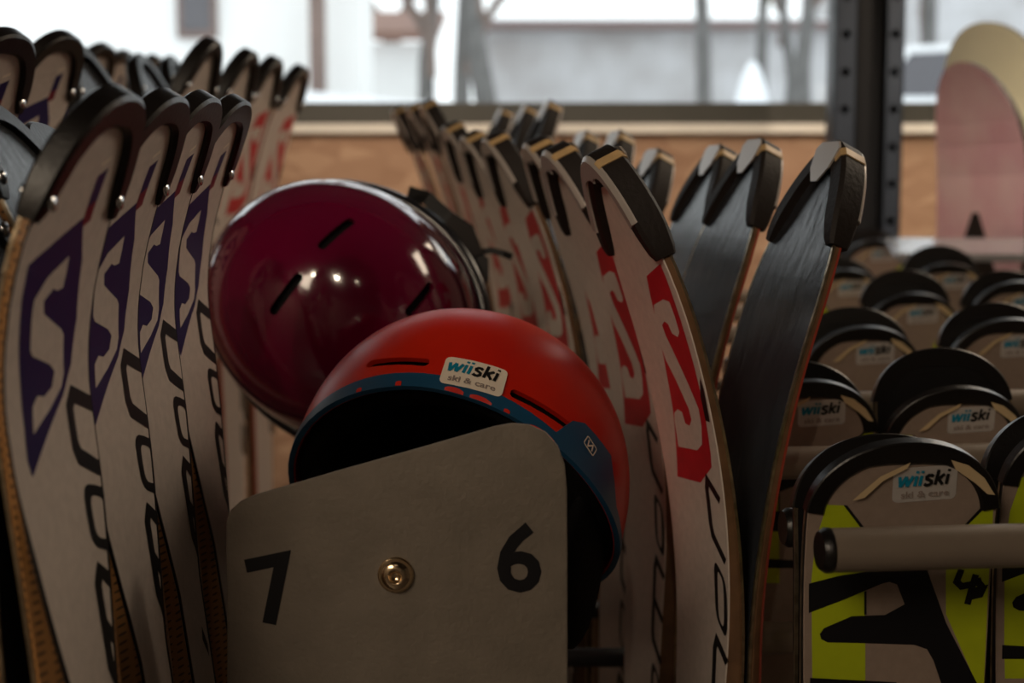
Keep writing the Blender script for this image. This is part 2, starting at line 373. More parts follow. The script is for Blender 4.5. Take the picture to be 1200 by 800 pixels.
def ski_meshes(key, s, L):
    kk = (key, round(L, 3))
    if kk in _mesh: return _mesh[kk]
    H = lambda d: hw(s, d, L)
    T = lambda d: thick(s, d, L)
    def core(d): h_ = H(d); t = T(d); b = min(bevel(s, d), h_ * .5); return [(-h_, .0), (h_, .0), (h_, min(.0025, t * .4)), (h_ - b, t), (-h_ + b, t), (-h_, min(.0025, t * .4))]
    def top(d): h_ = H(d); t = T(d); b = min(bevel(s, d), h_ * .5); h_ -= b; return [(-h_, t), (h_, t), (h_ - min(.0006, h_ * .5), t + .0008), (-h_ + min(.0006, h_ * .5), t + .0008)]
    def base(d): h_ = max(H(d) - .0018, .0003); return [(-h_, -.0012), (h_, -.0012), (h_, -.0), (-h_, -.0)]
    def edge(sg):
        def f(d):
            h_ = H(d) if d > s.arm * .92 else max(H(d) - .003, .0006); a = max(h_ - .0018, .0003); h2 = h_ + .0004
            r = [(a, -.0013), (h2, -.0013), (h2, .0006), (a, .0006)]
            return r if sg > 0 else [(-x_, n_) for x_, n_ in reversed(r)]
        return f
    res = {}
    for nm, fn, m in (('core', core, M[s.side]), ('topsheet', top, M[s.top]), ('base', base, M[getattr(s, 'base', 'base')])):
        V, Fc = strip(s, L, fn); res[nm] = meshdata(nm, V, Fc, m)
    for sg in (-1, 1):
        V, Fc = strip(s, L, edge(sg)); res['edge%d' % sg] = meshdata('edge', V, Fc, M['steel'])
    if key == 'blue':
        for sg in (-1, 1):
            def ln(d, sg=sg):
                h_ = H(d); t = T(d); b = min(bevel(s, d), h_ * .5); h_ -= b; g = .0026 * sst((d - .16) / .05) + 1e-5; r = [(h_ - g, t + .0002), (h_ + .0002, t + .0002), (h_ - .0004, t + .0011), (h_ - g, t + .0011)]
                return [(sg * a, n_) for a, n_ in r]
            V, Fc = strip(s, L, ln); res['line%d' % sg] = meshdata('edge_line', V, Fc, M['black_print'])
    if key in ('red', 'dark'):
        def rs(d): h_ = H(d); t = T(d); b = min(bevel(s, d), h_ * .5); return [(h_ - b * .3, t * .75), (h_ - b * .3 + .0005, t * .75), (h_ - b + .0006, t + .0002), (h_ - b - .001, t)]
        for sg in (-1,):
            V, Fc = strip(s, L, (lambda d: [(sg * a, b) for a, b in rs(d)])); res['stripe%d' % sg] = meshdata('side_stripe', V, Fc, M['red_edge'])
    _mesh[kk] = res; return res
def contour(s, arm, n=44, grow=0.):
    P = []
    m = 7
    for i in range(m): d = arm + (s.Lt - arm) * i / m; P.append((-hw(s, max(d, s.Lt)), d)) if arm > s.Lt else None
    a0 = -90
    if arm <= s.Lt:   # start part-way round the tip curve
        c = 1 - arm / s.Lt; a0 = -math.degrees(math.acos(min(1, c ** (s.p / 2))))
    for i in range(n + 1):
        a = R(a0 + (-2 * a0) * i / n); sn = math.sin(a); cs = math.cos(a)
        P.append((math.copysign(abs(sn) ** (2 / s.p), sn) * s.Wt, s.Lt * (1 - abs(cs) ** (2 / s.p))))
    if arm > s.Lt:
        for i in range(m): d = s.Lt + (arm - s.Lt) * (i + 1) / m; P.append((hw(s, d), d))
    return [Vector(p) for p in P]
def loft_contour(s, P, prof, closed=True):
    """prof(i, f) -> list of (inward, n) ; f in 0..1 along contour"""
    V = []; Fc = []; N = len(P); n = 0
    for i, p in enumerate(P):
        t = (P[min(i + 1, N - 1)] - P[max(i - 1, 0)]).normalized(); inn = Vector((-t.y, t.x))
        if inn.y < 0 and abs(p.x) < .01: inn = -inn
        if inn.dot(Vector((-p.x, .05))) < 0: inn = -inn
        r = prof(i, i / (N - 1)); n = len(r)
        for a, b in r:
            q = p + inn * a; V.append(smap(s, q.x, q.y, b))
    for i in range(N - 1):
        for k in range(n):
            k2 = (k + 1) % n; Fc.append((i * n + k, i * n + k2, (i + 1) * n + k2, (i + 1) * n + k))
    Fc.append(tuple(range(n - 1, -1, -1))); Fc.append(tuple(range((N - 1) * n, N * n)))
    return V, Fc
def clean(V, Fc, nm, m, smooth=True):
    bm = bmesh.new(); vs = [bm.verts.new(v) for v in V]
    for f in Fc:
        try: bm.faces.new([vs[i] for i in f])
        except ValueError: pass
    bmesh.ops.recalc_face_normals(bm, faces=bm.faces); me = bpy.data.meshes.new(nm); bm.to_mesh(me); bm.free(); me.materials.append(m)
    if smooth: me.polygons.foreach_set('use_smooth', [True] * len(me.polygons)); me.set_sharp_from_angle(angle=R(38))
    return me
def guard_prof(s, apex=0., endtaper=True, out=.0035, shrink=0.):
    def pr(i, f):
        e = min(f, 1 - f) / .10; k = 1. if not endtaper else .55 + .45 * math.sqrt(max(0., min(1., e)))
        ap = apex * max(0., 1 - abs(f - .5) / .16) ** .7
        t = s.gt * k + ap; h_ = s.gh * k; t0 = s.th0 + .0005; r = min(.0026, h_ * .4); o = -out * k
        return [(t, -h_), (o + r, -h_), (o, -h_ + r), (o, t0 + h_ - r), (o + r, t0 + h_), (t - .002, t0 + h_), (t, t0 + h_ - .002)]
    return pr
def shell_prof(a0, a1, n0, n1):
    return lambda i, f: [(a0, n0), (a0, n1), (a1, n1), (a1, n0)]
PRINTS = {}      # type -> list of (part name, mesh, [ (sub name, mesh) ])
def wrapbm(s, bm, name, m, lift=.0012, step=.008):
    lift = .0008 + (lift - .0008) * .5 if lift < .002 else lift
    cut_y(bm, .004, .5, step)
    V = []
    for v in bm.verts: v.co = smap(s, v.co.x, v.co.y, thick(s, v.co.y) + lift)
    bmesh.ops.recalc_face_normals(bm, faces=bm.faces)
    me = bpy.data.meshes.new(name); bm.to_mesh(me); bm.free(); me.materials.append(m); return me
def sub(P, a, b): 
    n = len(P); return P[int(a * (n - 1)):int(b * (n - 1)) + 1]
def build_guards():
    g = []
    # blue rental skis: plain glossy U guard with rivets at the arm ends
    P = contour(BLUE, BLUE.arm)
    gm = clean(*loft_contour(BLUE, P, guard_prof(BLUE, .001)), 'tip_guard', M['rubber'])
    subs = []
    for q in (P[2], P[-3]):
        for n0, sg in ((BLUE.th0 + BLUE.gh, 1), (-BLUE.gh, -1)):
            bm = bmesh.new(); bmesh.ops.create_uvsphere(bm, u_segments=10, v_segments=6, radius=.0042)
            c = smap(BLUE, q.x * .9, q.y, n0)
            for v in bm.verts: v.co = Vector((v.co.x * .45, v.co.y, v.co.z)) + c
            me = bpy.data.meshes.new('rivet'); bm.to_mesh(me); bm.free(); me.materials.append(M['rivet']); me.polygons.foreach_set('use_smooth', [True] * len(me.polygons)); subs.append(('rivet', me))
    PRINTS['blue'] = [('tip_guard', gm, subs)]
    # red rental skis: thick pad on the edges, silver cap, beige band
    s = RED; P = contour(s, .068)
    gm = clean(*loft_contour(s, P, guard_prof(s, .009, out=.004)), 'tip_guard', M['rubber_matte'])
    t0 = s.th0 + .0005 + s.gh
    subs = []
    cap = clean(*loft_contour(s, sub(P, .10, .90), lambda i, f: [(-.0036, t0 - .004), (-.0036, t0 - .001), (-.001, t0 + .0016), (.005 + .010 * max(0, 1 - abs(f - .5) / .22), t0 + .0016), (.006 + .010 * max(0, 1 - abs(f - .5) / .22), t0 - .002)]), 'silver_cap', M['silver'])
    subs.append(('silver_cap', cap))
    for a, b in ((.335, .385), (.615, .665)):
        subs.append(('band', clean(*loft_contour(s, sub(P, a, b), lambda i, f: [(.004, -s.gh - .0006), (-.0022, -s.gh - .0006), (-.0048, -s.gh + .0024), (-.0048, t0 - .0026), (-.0030, t0 - .0001), (.004, t0 - .0001)]), 'band', M['beige'])))
    # silver inlay on the base side of the tip
    bm = poly_bm([(-.017, .004), (-.012, -.0005), (.012, -.0005), (.017, .004), (.013, .018), (.004, .0275), (-.004, .0275), (-.013, .018)])
    cut_y(bm, 0, .03, .006)
    for v in bm.verts: v.co = smap(s, v.co.x, max(v.co.y, -.001), -s.gh - .0007 - .0012)
    ex = bmesh.ops.extrude_face_region(bm, geom=list(bm.faces))
    for e in ex['geom']:
        if isinstance(e, bmesh.types.BMVert): e.co.x += .0016
    bmesh.ops.recalc_face_normals(bm, faces=bm.faces)
    me = bpy.data.meshes.new('tip_inlay'); bm.to_mesh(me); bm.free(); me.materials.append(M['silver']); subs.append(('tip_inlay', me))
    PRINTS['red'] = [('tip_guard', gm, subs)]
    s = RED; gm = clean(*loft_contour(s, P, guard_prof(s, .004, out=.003)), 'tip_guard', M['rubber']); subs = []
    for q in (P[3], P[-4]):
        for n0 in (t0, -s.gh):
            bm = bmesh.new(); bmesh.ops.create_uvsphere(bm, u_segments=10, v_segments=6, radius=.0038); c = smap(s, q.x * .92, q.y, n0)
            for v in bm.verts: v.co = Vector((v.co.x * .45, v.co.y, v.co.z)) + c
            me = bpy.data.meshes.new('rivet'); bm.to_mesh(me); bm.free(); me.materials.append(M['rivet']); me.polygons.foreach_set('use_smooth', [True] * len(me.polygons)); subs.append(('rivet', me))
    PRINTS['dark'] = [('tip_guard', gm, subs)]
    s = LIME; P = contour(s, s.arm)
    gm = clean(*loft_contour(s, P, guard_prof(s, .003, endtaper=False, out=.0015)), 'tip_guard', M['rubber'])
    PRINTS['lime'] = [('tip_guard', gm, [])]
build_guards()
GROUPS = {}
def ski(kind, s, X, Y, ztip, rz, label, group, prints=True, name='ski', tilt=0.):
    L = ztip / math.cos(tilt)
    t = thing(name, label, 'ski', (X + ztip * math.tan(tilt), Y, 0), rz, group)
    t.matrix_world = Matrix.Translation(t.location) @ Matrix.Rotation(-tilt, 4, 'Y') @ Matrix.Rotation(rz, 4, 'Z')
    ms = ski_meshes(kind, s, L)
    for nm, me in ms.items():
        nn = {'edge-1': 'edge', 'edge1': 'edge', 'stripe-1': 'side_stripe', 'stripe1': 'side_stripe', 'line-1': 'edge_line', 'line1': 'edge_line'}.get(nm, nm)
        link(nn, me, t, (0, 0, L))
    for nm, me, subs in PRINTS[kind]:
        if nm == 'marker' and not prints: continue
        g = link(nm, me, t, (0, 0, L))
        for sn, sm in subs: link(sn, sm, g)
    return t
def ski_frame(X, Y, ztip, rz, tilt=0.):
    return Matrix.Translation((X, Y, ztip)) @ Matrix.Rotation(-tilt, 4, 'Y') @ Matrix.Rotation(rz, 4, 'Z')
def px_wd(s, frame, px, py, it=12):
    """picture point on the top sheet of a ski -> (w, d) on that ski"""
    inv = frame.inverted(); o = inv @ CAM; r = inv.to_3x3() @ ray(px, py); d = .1; w_ = 0
    for _ in range(it):
        q = max(0., 1 - d / s.Lb); m = -2 * s.h / s.Lb * q; k = math.sqrt(1 + m * m); p = smap(s, 0, d, thick(s, d)); n = Vector((1, 0, m)) / k
        tt = (p - o).dot(n) / r.dot(n); h_ = o + r * tt; dn = -h_.z; d = d + .6 * (dn - d); w_ = h_.y
    return (w_, max(d, 0.001))

# --- where the skis stand ---------------------------------------------------------------
# left row: white skis with the navy S, top sheets to the right, mates base to base on their left
ROW_A = []
A_near = [(12, .625), (93, .735), (151, .845), (201, .955)]      # near edge at picture row 400, its distance
for (px, Yn) in A_near:
    p = at(px, 400, Yn); ROW_A.append((p.x, p.y + .052))
A_tip = [(121), (122), (122), (125)]
AF = []
YAW_A = R(-3.0); TILT_A = R(4.0)
for (X, Y), ty in zip(ROW_A, A_tip):
    zt = at(600, ty, Y).z; AF.append((X - .015, Y, zt))
# right row: white skis with the red S, base to base pairs
PB = [  # pair centre x, y, half angle of yaw, tip height left / right, opening scale (shift)
  (.150, 1.010, R(16), 180, 174, .003),
  (.126, 1.195, R(16), 174, 170, .003),
  (.112, 1.345, R(14), 166, 176, .003),
  (.070, 1.500, R(17), 160, 180, .003),
  (.042, 1.660, R(17), 158, 158, .003),
  (.012, 1.840, R(17), 147, 158, .003),
  (-.030, 2.080, R(11), 121, 122, .003),
  (-.062, 2.260, R(11), 124, 127, .003),
  (-.100, 2.440, R(11), 128, 130, .003),
]
def rot(rz, v): return (v[0] * math.cos(rz) - v[1] * math.sin(rz), v[0] * math.sin(rz) + v[1] * math.cos(rz))

# --- artwork, traced on the nearest ski of each kind ------------------------------------------
def z4(x, y): return (x / 2.9625, 260 + y / 2.9625)
def z5(x, y): return (680 + x / 2.9625, 260 + y / 2.9625)
def z6(x, y): return (680 + x / 2.9625, 530 + y / 2.9625)
def z8(x, y): return (800 + x / 2.9625, 530 + y / 2.9625)
def art(s, fr, pts, hole=None):
    q = [px_wd(s, fr, *p) for p in pts]; h_ = [px_wd(s, fr, *p) for p in hole] if hole else None
    return poly_bm(q, h_)
LET = {'n': [[(0, 0), (.05, .9), (.2, 1), (.7, 1), (.9, .85), (.9, 0)]],
       'm': [[(0, 0), (.05, .9), (.2, 1), (1.3, 1), (1.5, .85), (1.5, 0)], [(.75, 0), (.75, .97)]],
       'l': [[(0, 1.4), (0, 0)]], 'a': [[(.1, 1), (.7, 1), (.9, .85), (.9, 0), (.2, 0), (0, .15), (0, .5), (.9, .55)]],
       's': [[(.9, 1), (.2, 1), (0, .85), (0, .6), (.9, .42), (.9, .15), (.7, 0), (0, 0)]]}
def letters_up(word, d_top, lw, lh, wc, stroke, slant=.12):
    """lower-case word running up the ski, its last letter at d_top"""
    out = []; d = d_top
    for ch in reversed(word):
        wd = {'m': 1.5, 'l': 0.05}.get(ch, .9) * lw
        def T(x, y): return (wc - (y - .5) * lh, d + wd - x * lw - (y) * lh * slant)
        if ch == 'o':
            N = 20; A = []; B = []
            for k in range(N):
                a = 2 * math.pi * k / N; c, sn = math.cos(a), math.sin(a); e = .55
                x_, y_ = .45 + .45 * math.copysign(abs(c) ** e, c), .5 + .5 * math.copysign(abs(sn) ** e, sn)
                A.append(T(x_, y_)); x2 = .45 + (x_ - .45) * (1 - 1.3 * stroke / lw / .9); y2 = .5 + (y_ - .5) * (1 - 1.7 * stroke / lh); B.append(T(x2, y2))
            out.append(poly_bm(A, B))
        else:
            for st in LET[ch]:
                out.append(ribbon_bm([T(*q) for q in st], stroke))
        d += wd + .30 * lw
    return out
def sticker(wrapf, cx, cy, wd, ht, rz, base_mat, name='sticker'):
    """returns list of (name, mesh): plate, letters; wrapf(bm, name, mat, lift)"""
    c, s_ = math.cos(rz), math.sin(rz)
    def P(bm): return xf(bm, lambda x_, y_: (cx + x_ * c - y_ * s_, cy + x_ * s_ + y_ * c))
    res = []
    bm = poly_bm(rrect(wd, ht, ht * .16)); res.append((name, wrapf(P(bm), name, base_mat, .0009)))
    k = wd / .042
    ux, uy, st = .0081 * k, .0070 * k, .0021 * k
    G = {'w': [[(0, 1), (.22, 0)], [(.22, 0), (.54, 1)], [(.54, 1), (.76, 0)], [(.76, 0), (1.08, 1)]], 'i': [[(0, 0), (0, 1)], [(0, 1.24), (0, 1.46)]],
         's': [[(.62, .84), (.46, .97), (.22, .97), (.08, .82), (.12, .64), (.34, .53), (.54, .4), (.58, .2), (.42, .04), (.18, .03), (0, .16)]],
         'k': [[(0, 0), (0, 1.46)], [(.58, 1.0), (.08, .48)], [(.16, .56), (.60, 0)]]}
    x0 = -.0182 * k
    for ch, adv, mm in (('w', 1.37, 'teal'), ('i', .40, 'teal'), ('i', .34, 'teal'), ('s', .92, 'ink'), ('k', .88, 'ink'), ('i', .3, 'ink')):
        for stroke in G[ch]:
            bm = ribbon_bm([(x0 + a * ux + b * uy * .18, -.0008 * k + b * uy) for a, b in stroke], st); res.append(('letter', wrapf(P(bm), 'letter', M[mm], .0014)))
        x0 += adv * ux
    bm = text_bm('ski & care', .0062 * k, 0, .00012 * k); xf(bm, lambda x_, y_: (x_ * 1.28, y_ - .0066 * k)); res.append(('lettering', wrapf(P(bm), 'lettering', M['grey_ink'], .0014)))
    return res
def flipd(bm): return xf(bm, lambda x_, y_: (x_, -y_))

# navy art
fa = ski_frame(AF[0][0], AF[0][1], AF[0][2], YAW_A, TILT_A)
box_px = [(97, 250), (95, 300), (88, 370), (81, 425), (72, 462), (55, 505), (36, 560), (30, 540), (26, 500), (22, 455), (20, 400), (24, 345), (32, 306)]
s_px = [z4(*p) for p in [(235,105),(225,160),(212,218),(192,228),(178,222),(145,265),(145,310),(163,328),(205,365),(213,385),(213,520),(205,570),(165,650),(108,738),(105,640),(122,602),(145,605),(172,570),(181,515),(165,490),(105,462),(97,440),(105,300),(112,262),(160,180)]]
bx = wrapbm(BLUE, art(BLUE, fa, box_px), 'logo_panel', M['navy'], .0012)
sx = wrapbm(BLUE, art(BLUE, fa, s_px), 'logo_letter', M['white_top'], .0016)
PRINTS['blue'].append(('logo_panel', bx, [('logo_letter', sx)]))
q0 = px_wd(BLUE, fa, 84, 462); q1 = px_wd(BLUE, fa, 84, 575); LW = (q1[1] - q0[1]) / 1.2
def clampb(bm):
    for v in bm.verts: lim = hw(BLUE, v.co.y) - bevel(BLUE, v.co.y) - .001; v.co.x = max(-lim, min(lim, v.co.x))
    return bm
for bm in letters_up('salomon', q0[1] + .008, LW, .034, q0[0] + .010, .0088, .3): PRINTS['blue'].append(('letter', wrapbm(BLUE, clampb(bm), 'letter', M['black_print'], .0014), []))
fl = poly_bm([(.011, .034), (.021, .030), (.022, .045), (.012, .049)]); PRINTS['blue'].append(('flag_print', wrapbm(BLUE, fl, 'flag_print', M['navy']), []))
fl = poly_bm([(.012, .049), (.022, .045), (.0225, .055), (.0125, .059)]); PRINTS['blue'].append(('flag_print', wrapbm(BLUE, fl, 'flag_print', mat('maroon_print', srgb(120, 18, 40), .45)), []))
fl = poly_bm([(.0095, .028), (.0185, .0245), (.0187, .0265), (.0097, .030)]); PRINTS['blue'].append(('flag_print', wrapbm(BLUE, fl, 'flag_print', M['stick_cream']), []))

# red art
def b_ski(i, side):
    X, Y, yaw, tl, tr, off = PB[i]
    rz = yaw + (math.pi if side < 0 else 0); dx, dy = rot(rz, (off, 0))
    ap = rot(rz, (RED.h, 0)); zt = at(600, tl if side < 0 else tr, Y + ap[1]).z
    return (X + dx, Y + dy, zt, rz)
fb = ski_frame(*b_ski(0, -1))
boxr = [(758,320),(774,305),(781,322),(798,371),(815,429),(825,473),(834,530),(835,545),(822,563),(795,556),(790,480),(783,440),(772,385),(762,340)]
sr = [z5(*p) for p in [(258,278),(290,258),(312,266),(330,315),(347,372),(342,390),(322,378),(308,345),(295,335),(287,348),(300,385),(345,480),(390,580),(415,640),(425,700),(427,765),(410,785),(345,772),(332,690),(330,655),(342,642),(357,652),(368,690),(383,700),(390,680),(380,640),(340,550),(300,470),(272,390),(262,330)]]
PRINTS['red'].append(('logo_panel', wrapbm(RED, art(RED, fb, boxr), 'logo_panel', M['red_print'], .0012), [('logo_letter', wrapbm(RED, art(RED, fb, sr), 'logo_letter', M['white_top'], .0016))]))
i_px = [(821, 438), (826, 455), (833, 492), (828, 490), (822, 462)]
PRINTS['red'].append(('letter', wrapbm(RED, art(RED, fb, i_px), 'letter', M['black_print'], .0014), []))
ra = px_wd(RED, fb, 826, 550); rb = px_wd(RED, fb, 845, 580); rc = px_wd(RED, fb, 845, 652)
rlh = abs(rb[0] - ra[0]) * .9; rsl = (rb[1] - ra[1]) / rlh
for bm in letters_up('salomon', ra[1] + rlh * rsl + .003, (rc[1] - rb[1]) / .95, rlh, (ra[0] + rb[0]) / 2, .0062, rsl): PRINTS['red'].append(('letter', wrapbm(RED, bm, 'letter', M['black_print'], .0014), []))
PRINTS['dark'] += PRINTS['red'][1:]

# lime junior skis, front row: faces turned to the camera
YAW_C = R(6)
C_FRONT = [ # centre px, tip row, distance
  (1064, 516, .83), (1290, 486, .86), (948, 446, 1.13), (1124, 454, 1.13), (1014, 383, 1.40), (1184, 374, 1.38), (1072, 344, 1.76), (1195, 330, 1.72),
  (990, 316, 1.98), (1112, 309, 2.08), (1027, 281, 2.50)]
def c_front(i):
    px, ty, Y = C_FRONT[i]; rz = -math.pi / 2 + YAW_C; ap = rot(rz, (LIME.h, 0)); tip = at(px, ty, Y + ap[1])
    return (tip.x - ap[0], Y, tip.z, rz)
fc = ski_frame(*c_front(0))
def A8(pts): return art(LIME, fc, [z8(*p) for p in pts])
def addp(nm, bm, m, lift=.0012): PRINTS['lime'].append((nm, wrapbm(LIME, bm, nm, m, lift), []))
def clampw(bm, m=.0015):
    for v in bm.verts:
        lim = hw(LIME, v.co.y) - m; v.co.x = max(-lim, min(lim, v.co.x))
    return bm
addp('side_print', clampw(A8([(500,175),(560,178),(595,225),(632,272),(632,480),(632,780),(632,900),(452,900),(448,780),(446,560),(444,450),(460,300)])), M['lime'])
addp('side_print', clampw(A8([(1080,146),(1108,150),(1112,262),(1108,400),(1096,640),(1080,900),(1075,900),(1000,760),(912,560),(912,400),(915,320),(960,262)])), M['lime'])
addp('line_print', A8([(556,176),(570,178),(640,270),(632,284),(628,272)]), M['black_print'], .0015)
addp('line_print', A8([(1066,150),(1082,146),(1082,152),(968,266),(952,272)]), M['black_print'], .0015)
addp('arrow_print', clampw(A8([(436,452),(540,425),(700,400),(845,400),(880,500),(912,590),(1020,800),(1080,900),(960,900),(895,800),(868,720),(845,680),(800,665),(640,660),(500,657),(478,645),(474,628),(488,608),(585,566),(700,562),(768,525),(742,455),(715,446),(690,452),(560,508),(436,555)])), M['black_print'], .0015)
addp('bar_print', clampw(A8([(440,780),(740,795),(740,830),(440,830)])), M['black_print'], .0015)
addp('line_print', A8([(628,480),(636,478),(636,560),(628,562)]), M['black_print'], .0016)
addp('tongue', A8([(583,155),(612,128),(680,70),(785,20),(772,42),(690,85),(625,145)]), M['tan_tongue'], .0036)
addp('tongue', A8([(925,12),(985,30),(1040,75),(1076,135),(1050,132),(1010,95),(940,45)]), M['tan_tongue'], .0036)
c0 = px_wd(LIME, fc, 1083, 564); e0 = px_wd(LIME, fc, 1046, 566); e1 = px_wd(LIME, fc, 1121, 562)
def wl(bm, nm, m, lift): return wrapbm(LIME, xf(bm, lambda x_, y_: (x_, -y_)), nm, m, .0008 + lift)
stk = sticker(lambda bm, nm, m, lift: wl(bm, nm, m, lift), c0[0], -c0[1], e1[0] - e0[0], (e1[0] - e0[0]) * .56, R(3), M['stick_silver'])
PRINTS['lime'].append((stk[0][0], stk[0][1], stk[1:]))
mk4 = [ribbon_bm([px_wd(LIME, fc, *z8(*p)) for p in pts], .0042) for pts in ([(965,402),(948,445),(965,462),(1000,455),(1035,440)], [(1015,420),(1000,470),(985,525)], [(1000,480),(1040,470),(1030,490),(985,500)], [(1010,440),(1030,455),(1045,475)])]
for b in mk4:
    PRINTS['lime'].append(('marker', wrapbm(LIME, b, 'marker', M['black_print'], .0018), []))

# --- build the rows --------------------------------------------------------------------------
ordA = ['first', 'second', 'third', 'fourth']
for i, (X, Y, zt) in enumerate(AF):
    ski('blue', BLUE, X, Y, zt, YAW_A, 'white ski with navy S panel, %s from the camera in the left row' % ordA[i], 'skis of the left row', tilt=TILT_A)
    ski('blue', BLUE, X - .0035, Y - .004 + [0, .004, .006, .004][i], zt - [.016, -.004, .012, .02][i], YAW_A + math.pi, 'ski showing its black base at far left, mate of the %s navy S ski' % ordA[i], 'skis of the left row', tilt=TILT_A)
ordB = ['nearest', 'second', 'third', 'fourth', 'fifth', 'sixth', 'seventh', 'eighth', 'farthest']
for i in range(len(PB)):
    ski('red', RED, *b_ski(i, -1), 'white ski with red S panel leaning left, %s pair right of the helmets' % ordB[i], 'skis of the middle row')
    ski('red', RED, *b_ski(i, 1), 'ski showing its black base leaning right, %s pair right of the helmets' % ordB[i], 'skis of the middle row')
# taller skis behind the left row
BACK = [ # kind, tip px, tip row, distance, side (+1 top sheet to the right), words
  ('dark', 247, 47, 1.80, 1, 'red S ski with its black tip just under the dark house window'),
  ('dark', 291, 60, 1.98, 1, 'red S ski second from the house window, behind the maroon helmet'),
  ('dark', 321, 68, 2.16, 1, 'red S ski third from the house window, behind the maroon helmet'),
  ('dark', 352, 78, 2.34, 1, 'red S ski rightmost behind the maroon helmet, before the wooden post'),
  ('blue', 76, 42, 1.36, 1, 'tall white ski with wide black tip guard behind the nearest navy S ski'),
  ('blue', 12, 40, 1.10, 1, 'tall ski tip cut off by the left edge of the picture'),
  ('blue', 122, 54, 2.05, 1, 'far small black ski tip left of the house window, left of two'),
  ('blue', 147, 62, 2.25, 1, 'far small black ski tip left of the house window, right of two'),
  ('dark', 86, 55, 1.52, -1, 'ski base with slanting black edge pad above the nearest navy S ski'),
  ('dark', 160, 66, 2.10, -1, 'ski base with slanting black edge pad above the second navy S ski'),
  ('dark', 197, 68, 2.35, -1, 'ski base with slanting black edge pad above the third navy S ski'),
  ('dark', 181, 66, 2.6, 1, 'far ski tip between two slanting ski bases at the left'),
]
for kind, px, py, Y, sd, lab in BACK:
    s = BLUE if kind == 'blue' else RED; rz = R(-12) + (0 if sd > 0 else math.pi); ap = rot(rz, (s.h, 0)); tip = at(px, py, Y)
    ski(kind, s, tip.x - ap[0], Y - ap[1], tip.z, rz, lab, 'taller skis behind the left row')
# juniors
labC = ['with handwritten 4, nearest at the lower right', 'cut off by the right edge beside the one marked 4', 'leftmost in the second rank', 'right behind the one marked 4',
        'left one in the third rank', 'at the right edge in the third rank', 'middle one in the fourth rank', 'at the right edge in the fourth rank', 'left one in the fifth rank', 'right one in the fifth rank', 'farthest of all, before the steel post']
for i in range(len(C_FRONT)):
    X, Y, zt, rz = c_front(i)
    ski('lime', LIME, X, Y, zt, rz, 'lime-white junior ski ' + labC[i], 'junior skis on the tubes', i == 0)
    g = .012 if i != 1 else .012
    dx, dy = rot(rz, (-g, 0))
    ski('lime', LIME, X + dx, Y + dy, zt + [-.004, -.002, .010, .026, .015, .012, .026, .01, .014, .024, .016][i], rz + math.pi, 'black-based mate behind lime-white ski ' + labC[i], 'junior skis on the tubes', False)

# ------------------------------------------------------------------ racks
def tube_rack():
    t = thing('ski_rack', 'grey tube rack holding the lime junior skis at the right', 'rack', (1.02, 1.5, 0))
    T = Matrix.Translation((-1.02, -1.5, 0))
    def add(o): o.parent = t; o.matrix_parent_inverse = T; return o
    def rod(px, py, Y, rad=.0125, x1=1.0):
        a = at(px, py, Y); d = Vector((math.cos(YAW_C), math.sin(YAW_C), 0)); n = (x1 - a.x) / d.x
        V, Fc = tube_geo([a + d * .004, a + d * n], rad, 24); o = add(mk('tube', V, Fc, M['tube'], None, True)); o.data.set_sharp_from_angle(angle=R(40))
        V, Fc = tube_geo([a, a + d * .003, a + d * .006], [rad * .86, rad * 1.03, rad * 1.03], 24); c = mk('end_cap', V, Fc, M['rubber'], None, True); c.data.set_sharp_from_angle(angle=R(40)); c.parent = o; 
        return a
    rod(960, 645, .765, .0122); rod(917, 618, .905); rod(890, 543, 1.065)
    rod(878, 748, 1.065)
    for Y in (1.25, 1.53, 1.90, 2.25, 2.62):
        p = proj((.23, Y, 1.265)); rod(p[0], p[1], Y)
        p = proj((.23, Y, 1.10)); rod(p[0], p[1], Y)
    for y in (.7, 2.7): add(box('upright', .98, 1.03, y, y + .05, 0, 1.32, M['rack_dark'], None, .004))
    add(box('side_rail', .985, 1.025, .75, 2.72, 1.245, 1.285, M['rack_dark'], None, .004)); add(box('side_rail', .985, 1.025, .75, 2.72, 1.08, 1.12, M['rack_dark'], None, .004))
tube_rack()
